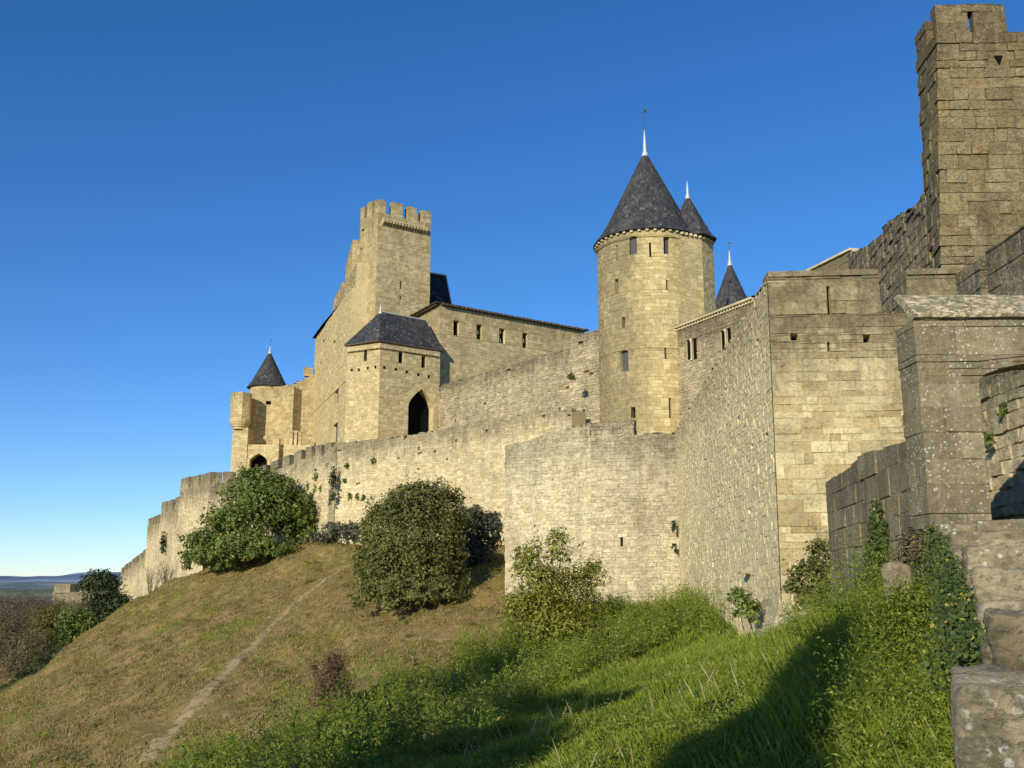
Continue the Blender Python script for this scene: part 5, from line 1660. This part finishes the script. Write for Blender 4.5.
plant('bush', 'small dark shrub growing at the foot of the bastion front beside the low wall', 'bush', (at(815, 598, 25.5)),
      [lobe(820, 560, 12, 18, 25.5), lobe(808, 574, 17, 12, 25.3), lobe(826, 588, 12, 20, 25.2), lobe(797, 588, 14, 8, 25.4), lobe(812, 600, 18, 10, 24.8)], 3000, .11, M['leaf_olive'], stems=9, sr=.015, clump=.24, per=8, hollow=.15)
plant('bush', 'small green shrub under the jutting ledge stone of the rubble flank', 'bush', (at(748, 622, 29.3)),
      [lobe(745, 608, 12, 13, 29.3), lobe(737, 595, 8, 6, 29.6), lobe(752, 615, 8, 8, 29.0)], 900, .14, M['leaf_green'], stems=5, sr=.015, per=8, hollow=.2)
# --- trees and scrub at far left
def small_tree(name, label, px, py, lobes, n, size, mat, group=None, cat='tree', **k):
    Y = lobes[0][1]
    x, y = at(px, py, Y)[:2]
    return plant(name, label, cat, (x, y, tz(x, y)), lobes, n, size, mat, group, stem='trunk', crown='crown', **k)
small_tree('tree', 'tall dark loose tree just left of the stepping wall', 108, 640, [lobe(104, 598, 15, 22, 96), lobe(110, 612, 16, 16, 96), lobe(101, 582, 18, 9, 96.5), lobe(120, 606, 10, 10, 96), lobe(98, 622, 18, 16, 95.5), lobe(124, 620, 7, 7, 95.5), lobe(112, 630, 12, 10, 94.5), lobe(88, 588, 9, 6, 96.5)], 9000, .3, M['leaf_dark'], stems=4, sr=.1, clump=.22, per=14)
small_tree('bush', 'bright green round bush at left below the dark loose tree', 74, 660, [lobe(74, 628, 17, 17, 92), lobe(66, 640, 15, 15, 91.5), lobe(84, 642, 15, 14, 91.5), lobe(90, 628, 9, 10, 92), lobe(72, 650, 16, 10, 90.5)], 8000, .27, M['leaf_green'], cat='bush', stems=4, sr=.08)
small_tree('tree', 'yellowish autumn tree behind the bright green bush at far left', 45, 665, [lobe(46, 632, 15, 20, 100), lobe(56, 624, 12, 14, 101), lobe(40, 648, 16, 16, 99), lobe(52, 650, 14, 14, 97)], 6500, .28, M['leaf_autumn'], stems=4, sr=.08, clump=.22, per=13)
small_tree('tree', 'brown leafless scrub tree at the very left edge', 12, 690, [lobe(10, 640, 26, 30, 88), lobe(30, 655, 24, 22, 87), lobe(-6, 655, 20, 28, 87), lobe(20, 672, 26, 18, 86), lobe(0, 625, 14, 16, 88.5), lobe(48, 672, 18, 12, 86)], 26000, .2, M['leaf_brown'], stems=14, sr=.06, ratio=.24, clump=.2, per=12, hollow=.1)
small_tree('tree', 'pale brown bare tree rising behind the yellowish tree at far left', 25, 660, [lobe(22, 612, 26, 18, 120), lobe(52, 610, 20, 12, 122), lobe(0, 614, 18, 18, 118), lobe(20, 630, 34, 18, 117)], 20000, .24, M['leaf_brown'], stems=8, sr=.08, ratio=.24, clump=.22, per=12, hollow=.1)
small_tree('tree', 'brownish bare tree in front of the low brown town wall', 85, 640, [lobe(76, 610, 22, 9, 135), lobe(50, 613, 20, 9, 136), lobe(100, 609, 10, 9, 134), lobe(70, 620, 34, 10, 132), lobe(112, 615, 14, 12, 132)], 16000, .26, M['leaf_brown'], stems=6, sr=.08, ratio=.24, per=12, hollow=.1)
small_tree('bush', 'dark low scrub at the left foot of the slope edge', 40, 690, [lobe(44, 668, 15, 10, 84), lobe(30, 682, 16, 9, 82), lobe(58, 657, 9, 7, 86), lobe(8, 692, 14, 7, 80), lobe(70, 655, 10, 6, 87)], 5500, .2, M['leaf_dark'], cat='bush', stems=4, sr=.05)
# --- bare grey shrubs by the stepping wall
def bare(label, px, py, h, w, Y):
    x, y, z = at(px, py, Y)
    t = thing('bare_shrub', label, 'shrub', (x, y, z))
    mb = MB()
    for i in range(26):
        a = random.uniform(-1, 1)
        d = Vector((a * w, random.uniform(-.8, .8) * w, h * random.uniform(.55, 1)))
        m = d * .5 + Vector((random.uniform(-.2, .2), 0, .1))
        rod(mb, (x, y, z - .3), tuple(Vector((x, y, z)) + m), .03, .02, 4, cap=False)
        e = Vector((x, y, z)) + d
        rod(mb, tuple(Vector((x, y, z)) + m), tuple(e), .02, .007, 4)
        for q in range(4):
            s = Vector((x, y, z)) + m.lerp(d, random.random())
            rod(mb, tuple(s), tuple(s + Vector((random.uniform(-.5, .5), random.uniform(-.3, .3), random.uniform(.1, .7)))), .012, .004, 3)
    mb.build('stem', M['twig'], t)
    return t
bare('leafless grey shrub against the stepping wall right of the dark tree', 150, 602, 3.4, 1.2, 97)
bare('small leafless twiggy shrub nearest the broad green bush by the stepping wall', 166, 590, 2.6, 1.0, 95.5)

# --- tufts rooted in wall joints
def wall_tuft(label, px, py, rx, ry, Y, mat, n, size, group=None):
    c = lobe(px, py, rx, ry, Y, .6)
    t = thing('wall_plant', label, 'plant', c[:3], group)
    P, Nn = crown_points([c], n, .25, 8, .2)
    leaf_mesh('foliage', P, Nn, size * (.6 + .8 * rng.random(len(P))), mat, t, down=.8)
TG = 'green tufts rooted in the joints of the crest wall'
for (x, y, rx, ry) in [(317, 476, 4, 8), (309, 487, 3, 5), (316, 489, 3, 5), (347, 466, 2.5, 3), (374, 462, 2.5, 4), (358, 497, 2.5, 3), (350, 496, 2.5, 3), (322, 490, 2.5, 4), (364, 498, 2, 3), (345, 481, 2, 2)]:
    Y = float(np.interp(x, [270, 305, 334, 410], [96, 92, 88, 84])) - .15
    wall_tuft('green tuft rooted in the joints of the sunlit crest wall', x, y, rx, ry, Y, M['leaf_green'], 140, .2, TG)
wall_tuft('hanging green creeper covering the pilaster of the crest wall', 333, 492, 3.5, 26, 87.0, M['leaf_dark'], 700, .2)
wall_tuft('green creeper streak hanging on the stepping wall at far left', 163, 546, 2.4, 13, 113.0, M['leaf_dark'], 400, .25)
wall_tuft('green tuft high on the upper grey wall left of the round tower', 571, 377, 4, 4, 74.2, M['leaf_olive'], 200, .16)
wall_tuft('small tuft in the corner seam between grey wall and rubble flank, upper one', 674, 527, 2, 6, 56.6, M['leaf_dark'], 160, .14)
wall_tuft('small tuft low in the corner seam between grey wall and rubble flank', 674, 548, 2, 5, 56.6, M['leaf_dark'], 120, .14)

# --- ivy
def ivy(label, strands, size, n, wob_=.08):
    t = thing('ivy', label, 'ivy', strands[0][0])
    P, Nn = [], []
    mb = MB()
    for (a, b) in strands:
        a, b = np.array(a), np.array(b)
        pts = [a + (b - a) * k / 6 + rng.normal(size=3) * .04 * (0 < k) for k in range(7)]
        for p, q in zip(pts[:-1], pts[1:]):
            rod(mb, tuple(p), tuple(q), .012, .01, 4, cap=False)
        tt = rng.random(n) ** 1.0
        base = a + (b - a) * tt[:, None]
        wd = wob_ * (1.2 - tt * .7) * (.55 + .9 * np.abs(np.sin(tt * 9 + len(P) * 1.7)))
        keep = np.sin(tt * 14 + len(P) * 2.1) + rng.normal(size=n) * .5 > -.75
        tt, base, wd = tt[keep], base[keep], wd[keep]
        nk = len(tt)
        P.append(base + rng.normal(size=(nk, 3)) * wd[:, None]); Nn.append(np.array([-.55, -.6, .35]) + rng.normal(size=(nk, 3)) * .55)
    leaf_mesh('foliage', np.concatenate(P), unit(np.concatenate(Nn)), size * (.6 + .7 * rng.random(sum(len(q) for q in P))), M['leaf_ivy'], t, ratio=.85, down=.7, six=True)
    mb.build('stem', M['bark'], t)
def on_n(px, py):
    u, z = uv(Na, Nb, px, py); p, L = plane_pos(Na, Nb); return p(u, z, .09)
ivy('bright ivy climbing the face of the low wall', [(on_n(878 + d, 592), on_n(883 + d * .8 + random.uniform(-4, 4), 500 + abs(d) * 2.2)) for d in (-8, -3, 2, 6, 10, 0, 4)] , .045, 620, .07)
ivy('dark ivy with a few yellow leaves spilling over the left side of the descending parapet', [(at(px, py, Y), at(qx, qy, Y2)) for (px, py, Y, qx, qy, Y2) in [(948, 600, 9.0, 938, 535, 10.6), (955, 620, 8.2, 946, 545, 9.6), (962, 640, 7.4, 952, 560, 8.6), (968, 660, 6.4, 958, 580, 7.6), (974, 680, 5.6, 966, 600, 7.0), (966, 676, 5.6, 960, 610, 6.9), (940, 575, 9.8, 930, 528, 11.2), (956, 655, 6.6, 945, 590, 8.6), (976, 672, 5.4, 972, 640, 6.0)]], .027, 1150, .06)
plant('bush', 'brownish dry tangle of stems beside the pier base above the loose stone', 'bush', at(918, 575, 12.2), [lobe(915, 545, 15, 17, 12.2), lobe(925, 560, 12, 14, 12.0), lobe(905, 560, 9, 12, 12.2)], 1500, .06, M['leaf_brown'], stems=14, sr=.008, ratio=.3, per=9, hollow=.1)

# --- grass
def weeds(name, X, Y, h0, h1, nleaf, size, mat, ratio=.42):
    n = len(X)
    Z = terrain(X, Y)
    h = h0 + (h1 - h0) * rng.random(n)
    lx, ly = rng.normal(size=n) * .16, rng.normal(size=n) * .16
    i = np.repeat(np.arange(n), nleaf)
    t = rng.random(len(i)) ** .8
    P = np.stack([X[i] + lx[i] * t * h[i], Y[i] + ly[i] * t * h[i], Z[i] + t * h[i]], -1) + rng.normal(size=(len(i), 3)) * .05
    Nn = unit(rng.normal(size=P.shape) * .8 + np.array([0, -.1, .7]))
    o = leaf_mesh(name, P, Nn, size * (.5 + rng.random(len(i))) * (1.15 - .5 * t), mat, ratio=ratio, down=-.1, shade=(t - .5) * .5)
    o['kind'] = 'stuff'
    return o
def in_frame_fan(x, y, pad=6):
    return np.abs(x) < .56 * y + pad
def blades(name, X, Y, h, w, mat, lean=.35, a=None, seg=1):
    n = len(X)
    Z = terrain(X, Y)
    th = rng.random(n) * 2 * PI
    hh = h * (.5 + rng.random(n))
    le = lean * hh * (.3 + rng.random(n))
    ph = rng.random(n) * 2 * PI
    dx, dy = np.cos(th) * w, np.sin(th) * w
    V = np.empty((n, 4, 3))
    V[:, 0] = np.stack([X - dx, Y - dy, Z - .03], -1)
    V[:, 1] = np.stack([X + dx, Y + dy, Z - .03], -1)
    V[:, 2] = np.stack([X + dx * .8 + np.cos(ph) * le * .5, Y + dy * .8 + np.sin(ph) * le * .5, Z + hh * .56], -1)
    V[:, 3] = np.stack([X + np.cos(ph) * le, Y + np.sin(ph) * le, Z + hh], -1)
    col = np.zeros((n, 4, 4)); col[:, :, 0] = rng.random((n, 1)); col[:, :, 3] = rng.random((n, 1))
    o = np_mesh(name, V.reshape(-1, 3), np.arange(4 * n).reshape(n, 4), col.reshape(-1, 4), mat)
    o['kind'] = 'stuff'
    return o
def tufts(n, box, per, spread, keep):
    x = rng.uniform(box[0], box[1], n); y = rng.uniform(box[2], box[3], n)
    k = keep(x, y)
    x, y = x[k], y[k]
    m = rng.integers(1, per * 2, size=len(x))
    i = np.repeat(np.arange(len(x)), m)
    return x[i] + rng.normal(size=len(i)) * spread, y[i] + rng.normal(size=len(i)) * spread
def pathdist(x, y):
    d = np.full(len(x), 9.0)
    for p in PATH[::2]:
        d = np.minimum(d, np.hypot(x - p[0], y - p[1]))
    return d
X, Y = tufts(100000, (-62, 8, 30, 100), 4, .12, lambda x, y: in_frame_fan(x, y) & (lush(x, y) < rng.random(len(x))))
pd = pathdist(X, Y)
bare_ = np.sin(X * .55 + .8 * np.sin(Y * .31)) + np.sin(Y * .7 + X * .21) + .8 * np.sin(X * 1.9 + Y * 1.3)
k = (pd > .32 + .25 * rng.random(len(X))) & (bare_ + rng.normal(size=len(X)) * .9 > -.7)
X, Y = X[k], Y[k]
o = blades('grass', X, Y, .11, .024, M['grass_dry'], .9)
o['label'] = 'dry short grass tufts on the big slope'; 
# greener tufts scattered
X, Y = tufts(16000, (-50, 8, 34, 98), 7, .25, lambda x, y: in_frame_fan(x, y) & (np.sin(x * .4 + y * .23) + np.sin(y * .5 - x * .3) + rng.normal(size=len(x)) * .5 > .7) & (pathdist(x, y) > .7))
blades('grass', X, Y, .14, .022, M['grass_green'], .8)
n = 420
x = rng.uniform(-45, 6, n); y = rng.uniform(36, 92, n)
k = in_frame_fan(x, y, 2) & (lush(x, y) < .4) & (pathdist(x, y) > .9) & (np.sin(x * .5 + y * .2) + rng.normal(size=n) > .2)
x, y = x[k], y[k]
i = np.repeat(np.arange(len(x)), 9)
weeds('weeds', x[i] + rng.normal(size=len(i)) * .22, y[i] + rng.normal(size=len(i)) * .22, .06, .28, 14, .10, M['leaf_olive'], .35)
def pebble(x, y, r):
    z = tz(x, y)
    return block('stone', (x, y, z + r * .15), (r * 2, r * 1.6, r), M['pale'], int(abs(x * 97 + y * 31)), rot=x)
for k, p in enumerate(PATH[6::13]):
    q = p + np.array([random.choice((-1, 1)) * random.uniform(.4, .9), random.uniform(-.3, .3)])
    o = pebble(q[0], q[1], random.uniform(.09, .17))
    tag(o, 'small pale stone lying beside the trodden path on the dry slope', 'stone', 'small stones along the slope path')
# lush bank: density falls with distance
n = 900000
y = 6.5 + 34 * rng.random(n) ** 1.5
x = (rng.random(n) - .5) * 2 * (.56 * y + 2)
k = (lush(x, y) > rng.random(n)) & (x < 5.2 + .12 * y) & (np.abs(x) < .56 * y + 1.5)
x, y = x[k], y[k]
cl = np.sin(x * 2.1 + .7 * np.sin(y * 1.7)) + np.sin(y * 1.9 - x * .8) + .7 * np.sin(x * 4.3 + y * 3.1)
k = cl + rng.normal(size=len(x)) * .9 > -1.2
blades('grass', x[k], y[k], .10, .007, M['grass_green'], .8)
y = 28 + 32 * rng.random(120000); x = (rng.random(120000) - .5) * 2 * (.5 * y)
k = (lush(x, y) > rng.random(len(x))) & (x < 9.5) & ~((y > 56) & (x > 0))
blades('grass', x[k], y[k], .2, .014, M['grass_green'], .7)

# strip of tall weeds between the bank and the slope / wall foot
n = 9000
x = rng.uniform(-11, 10.5, n)
y0, y1 = np.interp(x, _Sx, _Sy), np.minimum(np.interp(x, _Bx, _By), 56)
y = y0 + (y1 - y0) * rng.random(n)
k = (y1 > y0) & (np.sin(x * 1.3 + y * .6) + np.sin(y * 1.1 - x * .7) + rng.normal(size=n) * .8 > -.9) & in_frame_fan(x, y, 2) & ~((y > 26) & (x > 7.0 + (y - 28) * .08)) 
x, y = x[k], y[k]
hv = np.sin(x * .8 + y * .35) + np.sin(y * .9 - x * .5 + 2)
k = hv > 0
gap = np.sin(x * 1.9 + y * .8) + np.sin(y * 1.6 - x * 1.2) + rng.normal(size=len(x)) * .4
k2 = k & (gap > -.6)
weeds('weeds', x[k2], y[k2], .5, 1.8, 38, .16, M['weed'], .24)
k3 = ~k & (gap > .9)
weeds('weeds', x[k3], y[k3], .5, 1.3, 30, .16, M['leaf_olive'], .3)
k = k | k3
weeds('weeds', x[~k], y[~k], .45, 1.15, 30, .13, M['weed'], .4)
# rank weeds in front of the low wall and pier
n = 3600
x = rng.uniform(2.0, 6.6, n); y = rng.uniform(6.2, 24, n)
edge = np.interp(y, [5, 8, 11, 14, 18, 24], [1.55, 2.55, 3.4, 4.4, 5.3, 6.2])
right = np.interp(y, [5, 7, 9, 11.5, 13, 16, 24], [2.0, 3.05, 4.0, 5.0, 5.2, 6.2, 7.1])
k = (x > edge + rng.normal(size=n) * .35) & (x < right)
x, y = x[k], y[k]
pat = np.sin(x * 2.3 + y * .9) + np.sin(y * 1.9 - x * 1.4 + 1) + rng.normal(size=len(x)) * .5
a_ = pat > .5; b_ = pat < -.55; c_ = ~a_ & ~b_
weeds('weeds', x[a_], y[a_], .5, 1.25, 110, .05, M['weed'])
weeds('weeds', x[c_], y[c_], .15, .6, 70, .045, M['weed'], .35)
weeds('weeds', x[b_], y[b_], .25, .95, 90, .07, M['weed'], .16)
xx = np.repeat(x, 60) + rng.normal(size=len(x) * 60) * .3; yy = np.repeat(y, 60) + rng.normal(size=len(x) * 60) * .3
blades('grass', xx, yy, .24, .005, M['grass_green'], .55)
n = 70000
y = 7 + 30 * rng.random(n) ** 1.3; x = (rng.random(n) - .5) * 2 * (.5 * y + 1)
k = (lush(x, y) > rng.random(n)) & (x < 5 + .1 * y) & (np.sin(x * 1.7 + y * .9) + np.sin(y * 1.3 - x * 1.1) + rng.normal(size=n) * .8 > -.5) & (y < np.interp(x, _Sx, _Sy) + 1)
weeds('weeds', x[k], y[k], .04, .17, 8, .055, M['weed'], .45)
M['straw'] = foliage('dry straw', (0.26, 0.22, 0.09), (0.42, 0.35, 0.16), (0.5, 0.44, 0.24), .3, .2)
n = 5000
y = 8 + 26 * rng.random(n) ** 1.2; x = (rng.random(n) - .5) * 2 * (.5 * y + 1)
k = (lush(x, y) > rng.random(n)) & (x < 5 + .1 * y) & (np.sin(x * 1.1 + y * .7) + np.sin(y * .8 - x * 1.5) + rng.normal(size=n) * .5 > .5)
blades('grass', x[k], y[k], .34, .004, M['straw'], .5)
# taller leafy weeds scattered through the bank
n = 1500
y = 9 + 24 * rng.random(n) ** 1.2; x = (rng.random(n) - .5) * 2 * (.5 * y + 1)
k = (lush(x, y) > .8) & (x < 5 + .1 * y) & (np.sin(x * 1.6 - y * .9 + 2) + np.sin(y * 1.1 + x * .8) + rng.normal(size=n) * .4 > .8)
weeds('weeds', x[k], y[k], .15, .5, 30, .06, M['weed'], .35)
# rank clump growing round the pale stone block
x = lb_[0] - .12 + rng.normal(size=170) * .24; y = lb_[1] - .38 + rng.normal(size=170) * .12
gz = terrain(x, y); hh_ = lb_[2] - .17 - float(gz.mean())
weeds('weeds', x, y, hh_ * .75, hh_ * 1.0, 60, .055, M['weed'], .4)
# tufts growing on the lit wall seen through the arch
for (px, py, Y) in [(1003, 412, 18.2), (989, 440, 18.6)]:
    wall_tuft('green tuft on the wall inside the near arch, ' + ('upper' if py < 420 else 'lower') + ' one', px, py, 6, 9, Y - .1, M['leaf_green'], 220, .06)
# --- unseen trees added behind the viewpoint: crowns shaped so their shadows lie over the bank
AZ, EL = math.radians(29), math.radians(21)
SUN = Vector((-math.sin(AZ) * math.cos(EL), -math.cos(AZ) * math.cos(EL), math.sin(EL)))
def shade_lobe(px, py, rx, rz):
    g = Vector(ground_at(px, py))
    c = g + SUN * ((-14 - g.y) / SUN.y)
    return (c.x, c.y, c.z, rx, rx, rz)
def big_tree(label, lobes, n, size):
    x = sum(l[0] for l in lobes) / len(lobes)
    plant('tree', label, 'tree', (x, -14, tz(x, -14)), lobes, n, size, M['leaf_green'], stem='trunk', crown='crown', stems=5, sr=.22, clump=.2, per=14, hollow=.1)
big_tree('broad tree behind the viewpoint, seen only by its wide shadow on the grass',
         [shade_lobe(*a) for a in [(400, 772, 1.7, 1.2), (455, 752, 1.6, 1.0), (505, 722, 1.5, .8), (545, 712, 1.3, .7), (590, 708, 1.0, .6), (500, 690, 1.3, 1.0), (515, 668, 1.2, 1.0), (440, 775, 1.6, 1.0), (380, 790, 1.8, 1.2), (615, 703, .6, .5)]], 15000, .5)
big_tree('slender tree behind the viewpoint, seen only by its narrow shadow on the weeds',
         [shade_lobe(*a) for a in [(715, 775, .8, .45), (760, 755, .75, .45), (780, 728, .6, .45), (800, 705, .55, .45), (815, 682, .5, .45), (830, 660, .45, .5), (690, 764, .5, .3), (740, 790, .9, .5)]], 8000, .28)
# ---------------------------------------------------------------- light, sky, camera
AZ, EL = math.radians(29), math.radians(21)
S = Vector((-math.sin(AZ) * math.cos(EL), -math.cos(AZ) * math.cos(EL), math.sin(EL)))
sun = bpy.data.lights.new('sun', 'SUN')
sun.energy = 5.0
sun.angle = math.radians(0.5)
sun.color = (1.0, 0.93, 0.79)
so = bpy.data.objects.new('sun', sun)
so.rotation_euler = (-S).to_track_quat('-Z', 'Y').to_euler()
so.location = (-20, -30, 40)
C.objects.link(so)
w = bpy.data.worlds.new('World')
bpy.context.scene.world = w
w.use_nodes = True
nt = w.node_tree
bg = nt.nodes['Background']
sky = nt.nodes.new('ShaderNodeTexSky')
sky.sky_type = 'NISHITA'
sky.sun_disc = False
sky.sun_elevation = EL
sky.sun_rotation = math.atan2(S.x, S.y)
sky.altitude = 1500
sky.air_density = 1.0
sky.dust_density = 0.0
sky.ozone_density = 3.6
hs = nt.nodes.new('ShaderNodeHueSaturation')
hs.inputs['Saturation'].default_value = 1.22
nt.links.new(sky.outputs[0], hs.inputs['Color'])
tint = nt.nodes.new('ShaderNodeMix')
tint.data_type = 'RGBA'
tint.blend_type = 'MULTIPLY'
tint.inputs[0].default_value = 1.0
nt.links.new(hs.outputs[0], tint.inputs[6])
tint.inputs[7].default_value = (0.91, 0.94, 1.06, 1.0)
nt.links.new(tint.outputs[2], bg.inputs[0])
bg.inputs[1].default_value = 0.145
cam = bpy.data.cameras.new('camera')
cam.sensor_width = 36.0
cam.lens = 36.0 * F_PX / 1024
cam.clip_start = 0.1
cam.clip_end = 60000
co = bpy.data.objects.new('camera', cam)
co.location = (0, 0, 0)
co.rotation_euler = (math.radians(90) + PITCH, 0, 0)
C.objects.link(co)
sc = bpy.context.scene
sc.camera = co
sc.view_settings.view_transform = 'Standard'
sc.view_settings.look = 'None'
sc.view_settings.exposure = 0
sc.view_settings.gamma = 1
